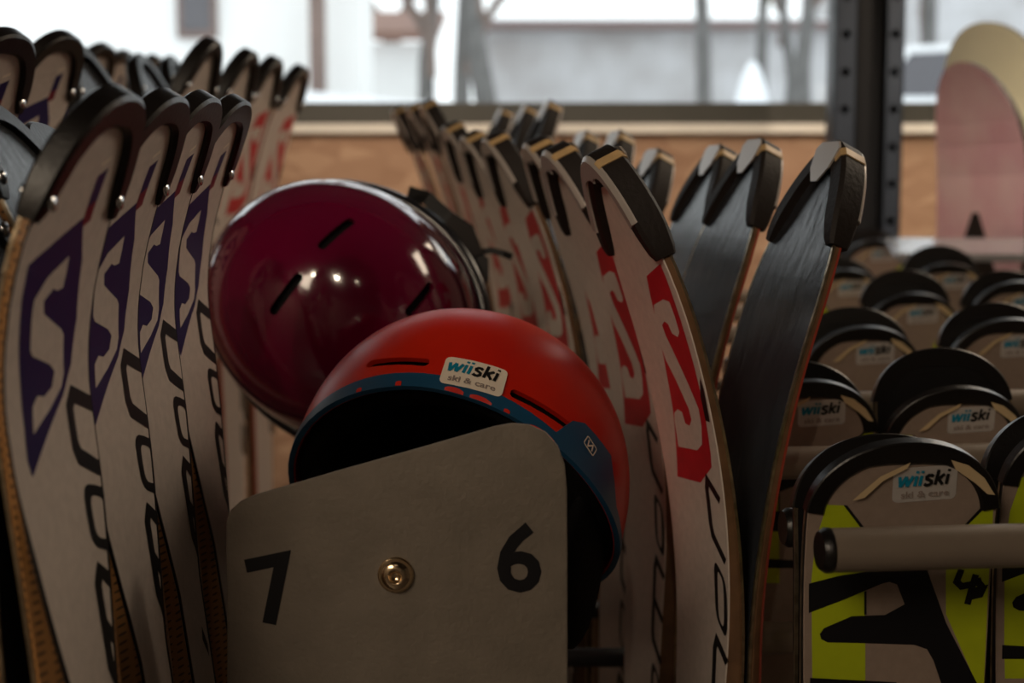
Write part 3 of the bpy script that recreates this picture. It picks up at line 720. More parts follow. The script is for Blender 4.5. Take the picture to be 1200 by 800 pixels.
def number_rack():
    PY = .80
    t = thing('ski_rack', 'grey ski rack whose end plate carries the numbers 7 and 6', 'rack', (-.06, PY, 0))
    T = Matrix.Translation((.06, -PY, 0))
    def add(o, par=None): 
        o.parent = par or t; o.matrix_parent_inverse = T if par is None else Matrix.Identity(4); return o
    # outline of the plate traced in its own upright plane
    def pt(px, py): p = at(px, py, PY); return (p.x, p.z)
    P = [(265, 1010), (266, 700), (265, 640), (265, 612), (270, 598), (281, 588), (300, 580), (400, 551), (500, 523), (580, 500), (600, 496.5), (620, 498), (640, 507), (654, 523), (662, 545), (664.5, 575), (665, 640), (665.5, 1010)]
    q = [pt(*p) for p in P]; zb = q[0][1]
    bm = bmesh.new(); f = bm.faces.new([bm.verts.new((x_, PY, z_)) for x_, z_ in q])
    ex = bmesh.ops.extrude_face_region(bm, geom=[f])
    for e in ex['geom']:
        if isinstance(e, bmesh.types.BMVert): e.co.y += .005
    bmesh.ops.recalc_face_normals(bm, faces=bm.faces)
    ed = [e for e in bm.edges if abs(e.verts[0].co.y - e.verts[1].co.y) < 1e-6]
    bmesh.ops.bevel(bm, geom=ed, offset=.0011, segments=3, affect='EDGES', profile=.5)
    pl = add(bmk('number_plate', bm, M['plate'])); pl.data.set_sharp_from_angle(angle=R(50)); pl.data.polygons.foreach_set('use_smooth', [True] * len(pl.data.polygons))
    mpx = F / PY
    def digit(ch, px, py, hpx, rz, bold):
        bm = text_bm(ch, hpx / mpx / .70, 0, bold); xs = [v.co.x for v in bm.verts]; ys = [v.co.y for v in bm.verts]; cx, cy = (min(xs) + max(xs)) / 2, (min(ys) + max(ys)) / 2
        c, s_ = math.cos(rz), math.sin(rz); o = pt(px, py)
        k = hpx / mpx / (max(ys) - min(ys))
        for v in bm.verts:
            x_, y_ = (v.co.x - cx) * k, (v.co.y - cy) * k; v.co = Vector((o[0] + x_ * c - y_ * s_, PY - .0004, o[1] + x_ * s_ + y_ * c))
        ob = bmk('digit', bm, M['black_print'], None, recalc=False); ob.parent = pl
    digit('6', 608.5, 653, 86, 0, .0012); digit('7', 323, 690, 86, R(12), .0014)
    # button-head bolt: washer, dome, hex socket
    o = pt(464, 673); V = []; Fc = []; prof = [(.0105, 0), (.0105, -.0012), (.0098, -.0014), (.0096, -.0016), (.0092, -.0036), (.0075, -.0054), (.0052, -.0062), (.0040, -.0063), (.0036, -.0060), (.0034, -.0036), (.0001, -.0034)]; n = 24
    for r_, y_ in prof:
        for k in range(n): V.append((o[0] + r_ * math.cos(2 * math.pi * k / n), PY + y_, o[1] + r_ * math.sin(2 * math.pi * k / n)))
    for i in range(len(prof) - 1):
        for k in range(n): Fc.append((i * n + k, (i + 1) * n + k, (i + 1) * n + (k + 1) % n, i * n + (k + 1) % n))
    b = mk('bolt', V, Fc, mat('brass_steel_bolt', srgb(230, 205, 170), .16, 1.), None, True); b.parent = pl
    # beam behind the plate, leaning back with the rows, on two legs; rods between the ski pairs
    y1 = 2.5; bx0 = -.02; sl = -.12
    def bx_(name, xa, xb, ya, yb, za, zb_, m):
        bm = box_bm(xa, xb, ya, yb, za, zb_, .003)
        for v in bm.verts: v.co.x += sl * (v.co.y - PY)
        return add(bmk(name, bm, m))
    bx_('beam', bx0 - .022, bx0 + .022, PY + .006, y1, 1.0, 1.06, M['rack_dark'])
    bx_('leg', bx0 - .02, bx0 + .02, PY + .01, PY + .07, 0, 1.0, M['rack_dark']); bx_('leg', bx0 - .02, bx0 + .02, y1 - .08, y1 - .02, 0, 1.0, M['rack_dark'])
    for y in (.732, .842, .952, 1.062):
        V, Fc = tube_geo([(-.03, max(y, PY + .03), 1.03), (-.10, max(y, PY + .03), 1.03), (-.14, y, 1.03), (-.30, y, 1.03)], .007, 12); add(mk('rod', V, Fc, M['rack_dark'], None, True))
    for y in (1.10, 1.27, 1.42, 1.58, 1.75, 1.96):
        V, Fc = tube_geo([(bx0 + .03 + sl * (y - PY), y, 1.03), (.26 + sl * (y - PY), y, 1.03)], .009, 12); add(mk('rod', V, Fc, M['rack_dark'], None, True))
    # pegs that carry the helmets
    for pts in ([(-.045, 1.04, 1.05), (-.045, 1.05, 1.16), (-.04, 1.06, 1.20)], [(-.085, 1.36, 1.05), (-.11, 1.36, 1.25), (-.13, 1.31, 1.36)]):
        V, Fc = tube_geo(pts, .010, 12); add(mk('peg', V, Fc, M['rack_dark'], None, True))
number_rack()

# ------------------------------------------------------------------ helmets
def helmet_shell(a, b, c, rim, off=0., nu=72, nv=26, pe=2.15):
    """rings of points crown -> rim; rim(u) polar angle in degrees; u=0 at the front (-y)"""
    rows = []
    for j in range(nv + 1):
        r = []
        for i in range(nu):
            u = 2 * math.pi * i / nu; ps = R(rim(u)) * (j / nv)
            sn = math.sin(min(ps, math.pi / 2)); cs = math.cos(min(ps, math.pi / 2))
            rr = sn ** (2 / pe) if sn > 0 else 0; zz = max(cs, 0) ** (2 / pe)
            low = max(0, ps - math.pi / 2)
            k = 1 - .18 * low * low
            r.append(Vector(((a + off) * rr * math.sin(u) * k, -(b + off) * rr * math.cos(u) * k, (c + off) * zz - low * .115)))
        rows.append(r)
    return rows
def rows_bm(rows, closed_top=True):
    bm = bmesh.new(); nu = len(rows[0]); top = bm.verts.new(rows[0][0]); R_ = [[bm.verts.new(p) for p in r] for r in rows[1:]]
    for i in range(nu): bm.faces.new((top, R_[0][i], R_[0][(i + 1) % nu]))
    for j in range(len(R_) - 1):
        for i in range(nu): bm.faces.new((R_[j][i], R_[j + 1][i], R_[j + 1][(i + 1) % nu], R_[j][(i + 1) % nu]))
    return bm, R_
def double_shell(o_rows, i_rows):
    bm, Ro = rows_bm(o_rows); nu = len(o_rows[0])
    top = bm.verts.new(i_rows[0][0]); Ri = [[bm.verts.new(p) for p in r] for r in i_rows[1:]]
    for i in range(nu): bm.faces.new((top, Ri[0][(i + 1) % nu], Ri[0][i]))
    for j in range(len(Ri) - 1):
        for i in range(nu): bm.faces.new((Ri[j][i], Ri[j][(i + 1) % nu], Ri[j + 1][(i + 1) % nu], Ri[j + 1][i]))
    for i in range(nu): bm.faces.new((Ro[-1][i], Ri[-1][i], Ri[-1][(i + 1) % nu], Ro[-1][(i + 1) % nu]))
    bmesh.ops.recalc_face_normals(bm, faces=bm.faces); return bm
def cut_slots(obj, cutters):
    for c in cutters:
        md = obj.modifiers.new('slot', 'BOOLEAN'); md.operation = 'DIFFERENCE'; md.solver = 'EXACT'; md.object = c
    dg = bpy.context.evaluated_depsgraph_get(); dg.update()
    me = bpy.data.meshes.new_from_object(obj.evaluated_get(dg)); obj.modifiers.clear(); obj.data = me
    me.polygons.foreach_set('use_smooth', [True] * len(me.polygons)); me.set_sharp_from_angle(angle=R(40))
    for c in cutters: bpy.data.objects.remove(c)
def slot_cutter(mw, bvh, pa, pb, wd, m):
    """capsule through the shell between two picture points"""
    inv = mw.inverted()
    def hit(p):
        r = ray(*p); h_ = bvh.ray_cast(inv @ CAM, (inv.to_3x3() @ r).normalized()); return h_[0], h_[1]
    a, na = hit(pa); b, nb = hit(pb); mid, nm, _, _ = bvh.find_nearest((a + b) / 2)
    nrm = nm.normalized(); ex = (b - a); L = ex.length; ex = (ex - nrm * ex.dot(nrm)).normalized(); ey = nrm.cross(ex)
    bm = bmesh.new(); P = []
    for k in range(9): q = math.pi / 2 + math.pi * k / 8; P.append((-L / 2 + wd / 2 + wd / 2 * math.cos(q), wd / 2 * math.sin(q)))
    for k in range(9): q = -math.pi / 2 + math.pi * k / 8; P.append((L / 2 - wd / 2 + wd / 2 * math.cos(q), wd / 2 * math.sin(q)))
    f = bm.faces.new([bm.verts.new(mid + ex * x_ + ey * y_ - nrm * .0125) for x_, y_ in P]); e = bmesh.ops.extrude_face_region(bm, geom=[f])
    for g in e['geom']:
        if isinstance(g, bmesh.types.BMVert): g.co += nrm * .03
    o = bmk('cutter', bm, m); o.matrix_world = mw; return o
def surf_wrap(mw, bvh, pc, pe):
    """maps flat art round a picture point pc; +x towards pe"""
    inv = mw.inverted()
    def hit(p):
        h_ = bvh.ray_cast(inv @ CAM, (inv.to_3x3() @ ray(*p)).normalized()); return h_[0], h_[1]
    c, n = hit(pc); e, _ = hit(pe); ex = e - c; ex = (ex - n * ex.dot(n)).normalized(); ey = n.cross(ex)
    def f(bm, nm, m, lift):
        cut_y(bm, -.03, .03, .004, 0)
        for v in bm.verts:
            p = c + ex * v.co.x + ey * v.co.y; l, nn, _, _ = bvh.find_nearest(p); v.co = l + nn.normalized() * lift
        me = bpy.data.meshes.new(nm); bm.to_mesh(me); bm.free(); me.materials.append(m); return me
    return f
def band_rows(a, b, c, rim, f0, f1, o0, o1, nu=72):
    """strip just above the rim, between rim fractions f0(u)..1, as a thin solid"""
    out = []
    for fr, off in ((f0, o0), (f0, o1), ((lambda u: (f0(u) + f1(u)) / 2), o1), (f1, o1), (f1, o0)):
        r = helmet_shell(a, b, c, lambda u: rim(u) * fr(u), off, nu, 1); out.append(r[1])
    V = [p for r in out for p in r]; Fc = []
    for j in range(len(out) - 1):
        for i in range(nu): Fc.append((j * nu + i, (j + 1) * nu + i, (j + 1) * nu + (i + 1) % nu, j * nu + (i + 1) % nu))
    return V, Fc
def helmet(name, label, centre, rotm, a, b, c, rim, shellmat, slots, slotw, trim):
    mw = Matrix.Translation(centre) @ rotm.to_4x4()
    t = thing(name, label, 'helmet'); t.matrix_world = mw
    orow = helmet_shell(a, b, c, rim); irow = helmet_shell(a, b, c, rim, -.004)
    bm = double_shell(orow, irow); bvh = BVHTree.FromBMesh(bm)
    sh = bmk('shell', bm, shellmat, None, True); sh.matrix_world = mw
    bpy.context.view_layer.update()
    cut_slots(sh, [slot_cutter(mw, bvh, p, q, slotw, shellmat) for p, q in slots])
    sh.matrix_world = Matrix.Identity(4); sh.parent = t
    lrow = helmet_shell(a, b, c, lambda u: rim(u) - 1.5, -.0075); l2 = helmet_shell(a, b, c, lambda u: rim(u) - 3, -.030)
    ln = bmk('liner', double_shell(lrow, l2), M['foam'], t, True)
    return t, mw, bvh
def rim_orange(u):
    c = math.cos(u); return 89.3 + 8.3 * (1 - c) / 2 + 7.5 * math.sin(u) ** 2
rotO = (Matrix.Rotation(R(16.7), 3, 'Y') @ Matrix.Rotation(R(-39.7), 3, 'X') @ Matrix.Rotation(R(-21.4), 3, 'Z'))
cO = at(538.6, 574, 1.02)
slO = [((430, 427), (503, 425)), ((598, 459), (670, 502))]
hO, mwO, bvO = helmet('ski_helmet', 'orange-red ski helmet with blue rim and wiiski sticker behind the number plate', cO, rotO, .1225, .1285, .130, rim_orange, M['orange'], slO, .0068, True)
# blue rim trim, wider patch on the right side
def f0O(u):
    u = (u + math.pi) % (2 * math.pi) - math.pi; d = abs(u - R(62)); patch = .10 * sst(2.2 * (1 - d / R(17)))
    return .957 - patch + .02 * sst((abs(u) - R(78)) / R(14))
V, Fc = band_rows(.1225, .1285, .130, rim_orange, f0O, lambda u: 1.004, -.003, .0012); tr = mk('rim_trim', V, Fc, M['blue_trim'], hO, True); tr.data.set_sharp_from_angle(angle=R(45))
wf = surf_wrap(mwO, bvO, (555, 441), (575, 446.5)); stk = sticker(lambda bm, nm, m, l: wf(bm, nm, m, l + .0012), 0, 0, .0425, .0232, 0, M['stick_cream'])
so = link(stk[0][0], stk[0][1], hO)
for nm, me in stk[1:]: link(nm, me, so)
wf = surf_wrap(mwO, bvO, (689, 523), (694, 515)); lg = link('logo', wf(ribbon_bm(rrect(.0075, .0115, .0012), .0009, True), 'logo', M['stick_cream'], .0022), hO)
wf = surf_wrap(mwO, bvO, (689, 523), (694, 515)); link('logo_letter', wf(ribbon_bm([(.0022, .0032), (-.0022, .0016), (.0022, -.0016), (-.0022, -.0032)], .0012), 'logo_letter', M['stick_cream'], .0022), lg)
# red scuffs on the lower lip of the trim
def lip(u, n=0.): 
    r = helmet_shell(.1225, .1285, .130, lambda q: rim_orange(q) * 1.003, .0014 + n, 360, 1)[1]; return r[int(round(math.degrees(u))) % 360]
for a0, a1 in ((-22, -20), (-8, -6), (8, 14), (16, 23), (27, 29), (36, 45)):
    bm = bmesh.new(); A = []; B = []
    for k in range(a0, a1 + 1):
        e = 1 - abs((k - (a0 + a1) / 2) / ((a1 - a0) / 2 + .6)) ** 3; p = lip(R(k)); up_ = (helmet_shell(.1225, .1285, .130, lambda q: rim_orange(q) * (1 - .011 * e), .0019, 360, 1)[1])[k % 360]
        A.append(bm.verts.new(p)); B.append(bm.verts.new(up_))
    for k in range(len(A) - 1): bm.faces.new((A[k], A[k + 1], B[k + 1], B[k]))
    bmk('scuff', bm, M['orange'], tr, True)
# ear pads and padding inside the orange helmet
for sg in (-1, 1):
    bm = bmesh.new(); bmesh.ops.create_uvsphere(bm, u_segments=20, v_segments=12, radius=1)
    for v in bm.verts: v.co = Vector((sg * (.098 + .012 * v.co.x), .01 + .052 * v.co.y, -.045 + .058 * v.co.z))
    bmk('ear_pad', bm, M['foam'], hO, True)
V, Fc = tube_geo([(-.085, -.03, .03), (-.05, -.088, .045), (0, -.100, .048), (.05, -.088, .045), (.085, -.03, .03)], .008, 8); mk('brow_pad', V, Fc, M['foam'], hO, True)

def rim_burg(u): return 92 + 8 * math.sin(u) ** 2
crown = Vector((-.10, -.965, .20)).normalized()
lng = Vector((.80, 0, -.60)); lng = (lng - crown * lng.dot(crown)).normalized()       # front-back axis, towards lower right
yv = lng; xv = yv.cross(crown).normalized(); rotB = Matrix((xv, yv, crown)).transposed()
cB = at(402, 365, 1.335)
slB = [((374, 291), (414, 257)), ((318, 368), (353, 321)), ((476, 369), (506, 332))]
hB, mwB, bvB = helmet('ski_helmet', 'glossy burgundy ski helmet lying crown forward behind the orange one', cB, rotB, .117, .132, .135, rim_burg, M['burg'], slB, .0085, False)
V, Fc = band_rows(.117, .132, .135, rim_burg, lambda u: .965, lambda u: 1.02, -.002, .0016); tr = mk('rim_edge', V, Fc, mat('dark_glossy_rim', srgb(60, 20, 34), .2, coat=.3), hB, True)
# padded neck roll, straps and buckle on the far side
ring = helmet_shell(.117, .132, .135, lambda u: rim_burg(u) + 10, .006, 72, 1)[1]
V = []; Fc = []; n = 8
for i, p in enumerate(ring):
    o = Vector((p.x, p.y, 0)).normalized()
    for k in range(n): q = 2 * math.pi * k / n; V.append(p + o * .008 * math.cos(q) + Vector((0, 0, .012 * math.sin(q))))
for i in range(72):
    for k in range(n): Fc.append((i * n + k, ((i + 1) % 72) * n + k, ((i + 1) % 72) * n + (k + 1) % n, i * n + (k + 1) % n))
mk('neck_roll', V, Fc, mat('black_vinyl_roll', srgb(22, 22, 26), .25), hB, True)
invB = mwB.inverted()
def strapline(name, pts, wd, th, par, m=M['strap']):
    P = [invB @ at(*p) for p in pts]; V = []; Fc = []; vd = (invB.to_3x3() @ Vector((0, 1, 0))).normalized()
    for i, p in enumerate(P):
        t_ = (P[min(i + 1, len(P) - 1)] - P[max(i - 1, 0)]).normalized(); a = t_.cross(vd).normalized(); 
        for sa, sb in ((-1, -1), (1, -1), (1, 1), (-1, 1)): V.append(p + a * sa * wd / 2 + vd * sb * th / 2)
    for i in range(len(P) - 1):
        for k in range(4): Fc.append((i * 4 + k, i * 4 + (k + 1) % 4, (i + 1) * 4 + (k + 1) % 4, (i + 1) * 4 + k))
    Fc += [(3, 2, 1, 0), tuple(range(len(V) - 4, len(V)))]
    return mk(name, V, Fc, m, par)
strapline('strap', [(478, 226, 1.40), (500, 232, 1.41), (522, 252, 1.41), (540, 272, 1.40), (552, 292, 1.39), (563, 300, 1.39)], .014, .003, hB)
strapline('strap', [(545, 285, 1.40), (560, 296, 1.39), (575, 293, 1.39), (590, 297, 1.39), (600, 301, 1.38)], .0065, .003, hB)
strapline('buckle', [(525, 258, 1.385), (545, 270, 1.385), (556, 300, 1.385)], .018, .010, hB, M['rubber'])
strapline('strap', [(552, 296, 1.385), (566, 306, 1.385), (566, 325, 1.385), (556, 345, 1.38)], .012, .003, hB)

# ------------------------------------------------------------------ snowboards and their tubes
def snowboard(label, apx, apy, Y, rz, m, Wb=.135, lean=0.):
    tip = at(apx, apy, Y); L = tip.z - .0
    t = thing('snowboard', label, 'snowboard', (tip.x, Y, 0), rz, 'snowboards at the right')
    t.rotation_euler = (0, 0, rz)
    def half(d): Lt = .19; return Wb * (max(1e-3, 1 - ((Lt - d) / Lt) ** 2.2)) ** (1 / 2.2) if d < Lt else Wb - .018 * sst((d - Lt) / .5)
    D = [0, .002, .007, .015, .028, .045, .07, .1, .14, .19, .3, .45, .6, .9, 1.2, L - .19, L - .1, L - .04, L - .01, L]
    D = sorted(d for d in D if d <= L)
    def ring(d, e, n0, n1):
        h_ = half(min(d, L - d + .0)) if d > L * .5 else half(d); h_ = max(h_ - e, .0005); xo = .05 * max(0, 1 - d / .22) ** 2
        return [Vector((xo + n0, -h_, L - d)), Vector((xo + n0, h_, L - d)), Vector((xo + n1, h_, L - d)), Vector((xo + n1, -h_, L - d))]
    for nm, e, n0, n1, mm in (('sidewall', 0, -.004, .004, M['board_edge']), ('base', .002, .004, .0052, m), ('topsheet', .002, -.0052, -.004, M['pale'])):
        V = []; Fc = []
        for d in D: V += ring(d, e, n0, n1)
        for i in range(len(D) - 1):
            for k in range(4): Fc.append((i * 4 + k, i * 4 + (k + 1) % 4, (i + 1) * 4 + (k + 1) % 4, (i + 1) * 4 + k))
        Fc += [(3, 2, 1, 0), tuple(range(len(V) - 4, len(V)))]
        o = mk(nm, V, Fc, mm, t)
        if nm == 'base' and m is M['pink']:
            bm = bmesh.new(); z1 = L - .235; z2 = L - .36
            bm.faces.new([bm.verts.new(p) for p in ((.0056, -.075, z2), (.0056, .06, z2), (.0056, -.01, z1))]); mk2 = bmk('wedge_print', bm, M['black_print'], o)
    return t
snowboard('pink-based snowboard standing upright right of the steel post', 1156, 74, 2.45, R(-165), M['pink'])
snowboard('pale olive snowboard standing behind the pink one', 1174, 28, 2.66, R(-150), M['pale'])
snowboard('mauve-based snowboard at the right edge before the pink one', 1232, 165, 2.52, R(-158), M['mauve'])
def board_rack():
    t = thing('board_rack', 'low rack of pale grey rails in front of the snowboards', 'rack', (1.15, 2.9, 0)); T = Matrix.Translation((-1.15, -2.9, 0))
    def add(o): o.parent = t; o.matrix_parent_inverse = T; return o
    pale = mat('pale_grey_rail', srgb(196, 198, 204), .18, .6)
    for (xa, ya, xb, yb, z, wd) in ((.60, 2.27, 1.7, 2.10, 1.374, .15), (.84, 1.95, 1.7, 1.85, 1.358, .05), (.86, 1.80, 1.7, 1.71, 1.348, .04)):
        bm = box_bm(0, 1, -.5, .5, -.012, 0, 0.); d = Vector((xb - xa, yb - ya, 0)); n = Vector((-d.y, d.x, 0)).normalized()
        for v in bm.verts: v.co = Vector((xa, ya, z)) + d * v.co.x + n * v.co.y * wd + Vector((0, 0, v.co.z + v.co.y * wd * math.tan(R(8 if wd > .1 else 5))))
        bmesh.ops.bevel(bm, geom=list(bm.edges), offset=.003, segments=2, affect='EDGES'); add(bmk('rail', bm, pale))
    for x_, y_, z in ((1.62, 2.112, 1.36), (1.62, 1.859, 1.345), (1.62, 1.7186, 1.335), (.70, 2.2545, 1.36), (.9, 1.943, 1.345), (.9, 1.7957, 1.335)):
        add(box('leg', x_ - .015, x_ + .015, y_ - .015, y_ + .015, 0, z, M['rack_dark']))
board_rack()

# ------------------------------------------------------------------ lamps in the ceiling track, behind the camera, and added fill panels
for yy, wd in ((-.75, 'behind the camera'), (1.75, 'before the window')):
    tag(box('lamp_track', -1.1, 1.2, yy - .018, yy + .018, 2.765, 2.80, M['lamp_body']), 'black lamp track on the ceiling ' + wd, 'track')
for i, ((x, y), lo) in enumerate(zip(FILL_PANELS, FILL_LIGHTS)):
    t = thing('added_fill_panel', 'added fill-light panel on the ceiling %s' % ['behind the camera at the left', 'beside the racks at the right'][i], 'lamp', (x, y, 2.8), 0, 'added ceiling fill lights')
    box('frame', -.5, .5, -.77, .77, -.03, 0, M['lamp_body'], t, .004); box('fill_glow', -.485, .485, -.755, .755, -.033, -.029, mat('warm_fill_glow', (1, .9, .75, 1), .5, emit=(1, .82, .62, 1), estr=1.5), t)  # glowing face of the added fill panel
    lo.parent = t; lo.location = (0, 0, -.036)
for i, ((x, y, z), tgt, ang, pw) in enumerate(LAMPS):
    t = thing('track_spotlight', '%s black spotlight on the ceiling track %s' % (['left', 'middle', 'right', 'left', 'middle', 'right', 'added board-lighting'][i], 'behind the camera' if i < 3 else 'before the window'), 'lamp', (x, y, z), 0, 'track spotlights')
    aim = (Vector(tgt) - Vector((x, y, z))).normalized(); q = aim.to_track_quat('-Z', 'Y')
    V, Fc = tube_geo([(0, 0, .07), (0, 0, .065), (0, 0, -.05), (0, 0, -.052), (0, 0, -.035)], [.028, .034, .034, .031, .020], 20); o = mk('housing', V, Fc, M['lamp_body'], t, True); o.rotation_euler = q.to_euler(); o.data.set_sharp_from_angle(angle=R(40))
    V, Fc = tube_geo([(0, 0, -.036), (0, 0, -.040)], .018, 20); ln = mk('lens', V, Fc, M['lens'], t); ln.rotation_euler = q.to_euler()
    V, Fc = tube_geo([(0, 0, .03), (0, 0, 2.765 - z)], .006, 8); mk('stem', V, Fc, M['lamp_body'], t)
    l = bpy.data.lights.new('spot', 'SPOT'); l.energy = pw; l.color = (1, .80, .60); l.spot_size = R(ang); l.spot_blend = 1.0; l.shadow_soft_size = .018
    lo = bpy.data.objects.new('spot', l); COL.objects.link(lo); lo.parent = t; lo.rotation_euler = q.to_euler(); lo.location = aim * .06

# ------------------------------------------------------------------ outdoors
def snow_ground():
    V = []; Fc = []; nx, ny = 40, 40
    for j in range(ny + 1):
        Y = 3.55 + (60 - 3.55) * (j / ny) ** 2
        for i in range(nx + 1):
            X = -25 + 55 * i / nx; z = .9 + 1.25 * sst((Y - 3.5) / 7.5) + .06 * math.sin(X * 1.3 + Y) + .05 * math.sin(X * .7 - Y * .9)
            V.append((X, Y, z))
    for j in range(ny):
        for i in range(nx): a = j * (nx + 1) + i; Fc.append((a, a + 1, a + nx + 2, a + nx + 1))
    struct(mk('snow_ground', V, Fc, M['snow'], None, True))
snow_ground()
def house():
    Y = 12.; x0, x1 = at(-120, 100, Y).x, at(424, 100, Y).x; t = thing('house', 'white rendered house wall with dark window behind the left skis', 'building', ((x0 + x1) / 2, Y + 2.5, 1.2)); T = Matrix.Translation((-(x0 + x1) / 2, -Y - 2.5, -1.2))
    def add(o, p=None): o.parent = p or t; o.matrix_parent_inverse = T if p is None else Matrix.Identity(4); return o
    add(box('wall', x0, x1, Y, Y + 1., 1.2, 6.2, M['hwall']))
    wx0, wx1 = at(209, 20, Y).x, at(255, 20, Y).x; wz = at(230, 45, Y).z
    wn = add(box('window', wx0, wx1, Y - .06, Y - .002, wz, wz + 1.1, M['hwood'])); box('pane', wx0 + .05, wx1 - .05, Y - .07, Y - .055, wz + .06, wz + 1.04, M['hglass'], wn)
    px0, px1 = at(364, 60, 11.7).x, at(381, 60, 11.7).x; add(box('post', px0, px1, 11.63, 11.77, 1.2, 5.2, M['hwood']))
    bm = bmesh.new(); P = [(x0 - .3, 6.2), (x1 + .4, 6.2), ((x0 + x1) / 2, 8.)]
    f = bm.faces.new([bm.verts.new((a, Y - .5, b)) for a, b in P]); e = bmesh.ops.extrude_face_region(bm, geom=[f])
    for g in e['geom']:
        if isinstance(g, bmesh.types.BMVert): g.co.y += 2
    add(bmk('roof', bm, M['eave']))
house()
def long_building():
    Y = 24.; x0, x1 = at(560, 60, Y).x, at(1000, 60, Y).x; zt = at(700, 27, Y).z
    t = thing('long_building', 'long pale grey building with thin brown eave beyond the window', 'building', ((x0 + x1) / 2, Y + 3, 1.5)); T = Matrix.Translation((-(x0 + x1) / 2, -Y - 3, -1.5))
    def add(o): o.parent = t; o.matrix_parent_inverse = T; return o
    add(box('wall', x0, x1, Y, Y + 6, 1.5, zt - .1, M['bwall'])); add(box('eave', x0 - .2, x1 + .2, Y - .3, Y + 6.2, zt - .12, zt, M['eave']))
    add(box('roof_snow', x0 - .15, x1 + .15, Y - .2, Y + 6.1, zt, zt + .05, M['snow']))
    Y2 = 27.; xa, xb = at(1000, 60, Y2).x, at(1260, 60, Y2).x
    t2 = thing('rear_building', 'grey building seen past the right side of the steel post', 'building', ((xa + xb) / 2, Y2 + 2, 1.5)); o = box('wall', xa, xb, Y2, Y2 + 5, 1.5, 8, M['bwall']); o.parent = t2; o.matrix_parent_inverse = Matrix.Translation((-(xa + xb) / 2, -Y2 - 2, -1.5))
    o = box('roof', xa - .3, xb + .3, Y2 - .4, Y2 + 5.4, 8, 8.2, M['eave']); o.parent = t2; o.matrix_parent_inverse = Matrix.Translation((-(xa + xb) / 2, -Y2 - 2, -1.5))
long_building()
def shed():
    Y = 19.; x0, x1 = at(428, 60, Y).x, at(500, 60, Y).x; z0 = at(0, 118, Y).z; z1 = at(0, 50, Y).z; z2 = at(0, 26, Y).z
    t = thing('shed', 'small white shed with brown roof right of the wooden post', 'building', ((x0 + x1) / 2, Y + 1, 1.5)); T = Matrix.Translation((-(x0 + x1) / 2, -Y - 1, -1.5))
    def add(o): o.parent = t; o.matrix_parent_inverse = T; return o
    add(box('wall', x0, x1, Y, Y + 2, 1.5, z1, M['hwall']))
    bm = bmesh.new(); f = bm.faces.new([bm.verts.new(p) for p in ((x0 - .15, Y - .25, z1), (x1 + .15, Y - .25, z1), (x1 + .15, Y + 2.2, z2 + .3), (x0 - .15, Y + 2.2, z2 + .3))]); e = bmesh.ops.extrude_face_region(bm, geom=[f])
    for g in e['geom']:
        if isinstance(g, bmesh.types.BMVert): g.co.z += .12
    add(bmk('roof', bm, mat('rust_brown_roof', srgb(140, 108, 96), .8, noise=.2, nscale=3)))
shed()
def tree(label, px, py, Y, h, seed, r0=.11, lean=0., spread=.5, m='bark', levels=5):
    rnd = random.Random(seed); b = at(px, py, Y); zg = 1.6
    t = thing('bare_tree', label, 'tree', (b.x, Y, zg), 0, 'bare trees outside')
    TV, TF, BV, BF = [], [], [], []
    def grow(p, d, L, r, lv):
        q = p + d * L * .5 + Vector((rnd.uniform(-.05, .05), rnd.uniform(-.05, .05), 0)) * L; e = p + d * L
        V, Fc = tube_geo([p, q, e], [r, r * .85, r * .68], 6 if lv < 2 else 4, False)
        tv, tf = (TV, TF) if lv == 0 else (BV, BF); o = len(tv); tv += V; tf += [tuple(i + o for i in f) for f in Fc]
        if lv >= levels: return
        for k in range(3 if lv < 2 else 4):
            nd = (d + Vector((rnd.uniform(-1, 1), rnd.uniform(-1, 1), rnd.uniform(-.1, .7))) * spread).normalized()
            grow(p + d * L * rnd.uniform(.45, 1), nd, L * rnd.uniform(.55, .8), r * .5, lv + 1)
    grow(Vector((0, 0, 0)), Vector((lean, 0, 1)).normalized(), h, r0, 0)
    mk('trunk', TV, TF, M['bark'], t, True); mk('branches', BV, BF, M['twig' if m == 'bark' else m], t, True)
tree('bare grey tree with slanting trunk above the far ski tips', 585, 110, 13.5, 3.1, 3, .13, -.12, .6)
tree('bare tree left of the slanting one, over the shed', 500, 110, 16., 2.6, 8, .12, .05, .75)
tree('bare twiggy tree close behind the white shed', 462, 100, 24., 2.6, 41, .16, 0, .9)
tree('bare tree between the shed and the slanting tree', 540, 110, 18., 2.9, 44, .14, .03, .8)
tree('thin bare tree right of the snow heap', 918, 110, 17., 2.4, 52, .08, -.03, .7)
tree('slim bare tree standing before the long building', 828, 110, 14.5, 3.3, 5, .09, -.05, .45)
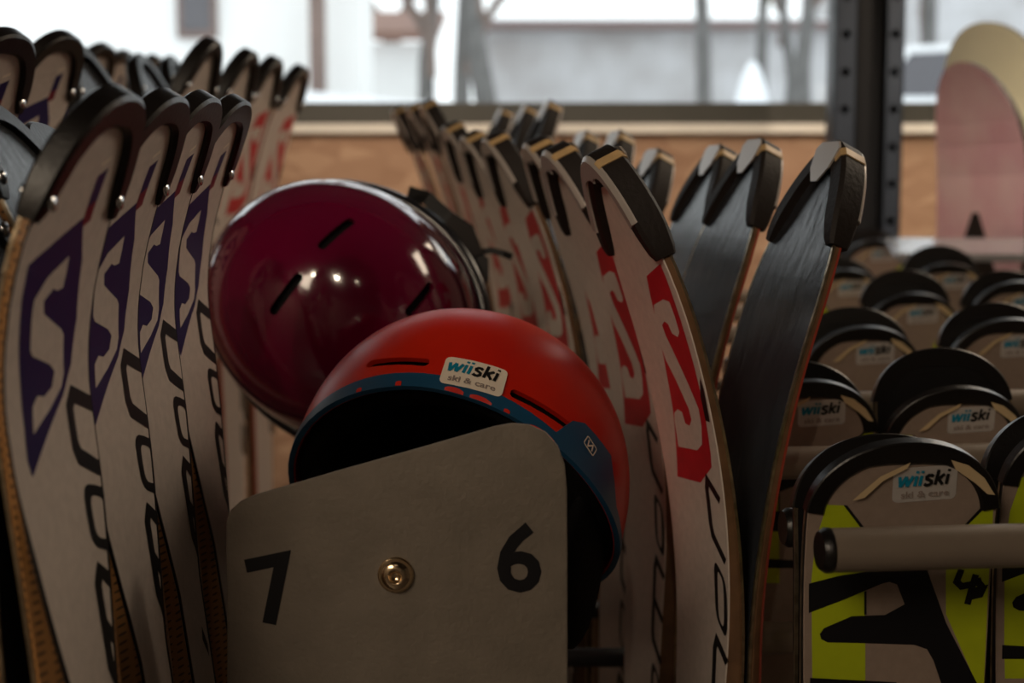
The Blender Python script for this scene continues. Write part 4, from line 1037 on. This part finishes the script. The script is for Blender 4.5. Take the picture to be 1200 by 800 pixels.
tree('olive twiggy tree right of the slim tree', 893, 110, 15.5, 2.4, 11, .08, 0, .7, 'conifer')
tree('bare tree just left of the steel post', 945, 110, 14., 2.2, 21, .1, .03, .7)
tree('bare tree seen between the steel post and the snowboards', 1088, 60, 17., 2.6, 33, .11, 0, .8)
def snow_heap(px, py, Y, rx, h_):
    p = at(px, py, Y); bm = bmesh.new(); bmesh.ops.create_uvsphere(bm, u_segments=20, v_segments=12, radius=1)
    for v in bm.verts: v.co = Vector((v.co.x * rx * (1 - .35 * max(0, v.co.z)), v.co.y * rx, v.co.z * h_ if v.co.z > 0 else v.co.z * .6))
    o = bmk('snow_heap', bm, M['snow'], None, True); o.location = (p.x, Y, p.z); return o
tag(snow_heap(881, 120, 11.5, .13, .33), 'pointed heap of white snow left of the steel post', 'snow')
def car():
    Y = 11.; t = thing('car', 'white car parked in the snow right of the steel post', 'car', (at(1130, 120, Y).x, Y + .8, 1.22))
    P = [(-1.25, .25), (-1.25, .72), (-1.12, .92), (-.75, .98), (-.45, 1.38), (.9, 1.42), (1.35, 1.0), (1.5, .9), (1.5, .25)]
    def prism(nm, pts, y0, y1, m, bev=.03):
        bm = bmesh.new(); f = bm.faces.new([bm.verts.new((a, y0, b)) for a, b in pts]); e = bmesh.ops.extrude_face_region(bm, geom=[f])
        for g in e['geom']:
            if isinstance(g, bmesh.types.BMVert): g.co.y += y1 - y0
        if bev: bmesh.ops.bevel(bm, geom=list(bm.edges), offset=bev, segments=2, affect='EDGES')
        return bmk(nm, bm, m, t)
    prism('body', P, -.8, .8, M['carpaint'])
    prism('side_window', [(-.66, 1.0), (-.42, 1.32), (.05, 1.34), (.05, 1.0)], -.812, -.8, M['hglass'], 0); prism('side_window', [(.12, 1.0), (.12, 1.34), (.85, 1.36), (1.15, 1.03)], -.812, -.8, M['hglass'], 0)
    for x_ in (-.75, .95):
        for y_ in (-.74, .74):
            V, Fc = tube_geo([(x_, y_ - .1, .28), (x_, y_ + .1, .28)], .28, 20); mk('wheel', V, Fc, M['tyre'], t, True)
car()
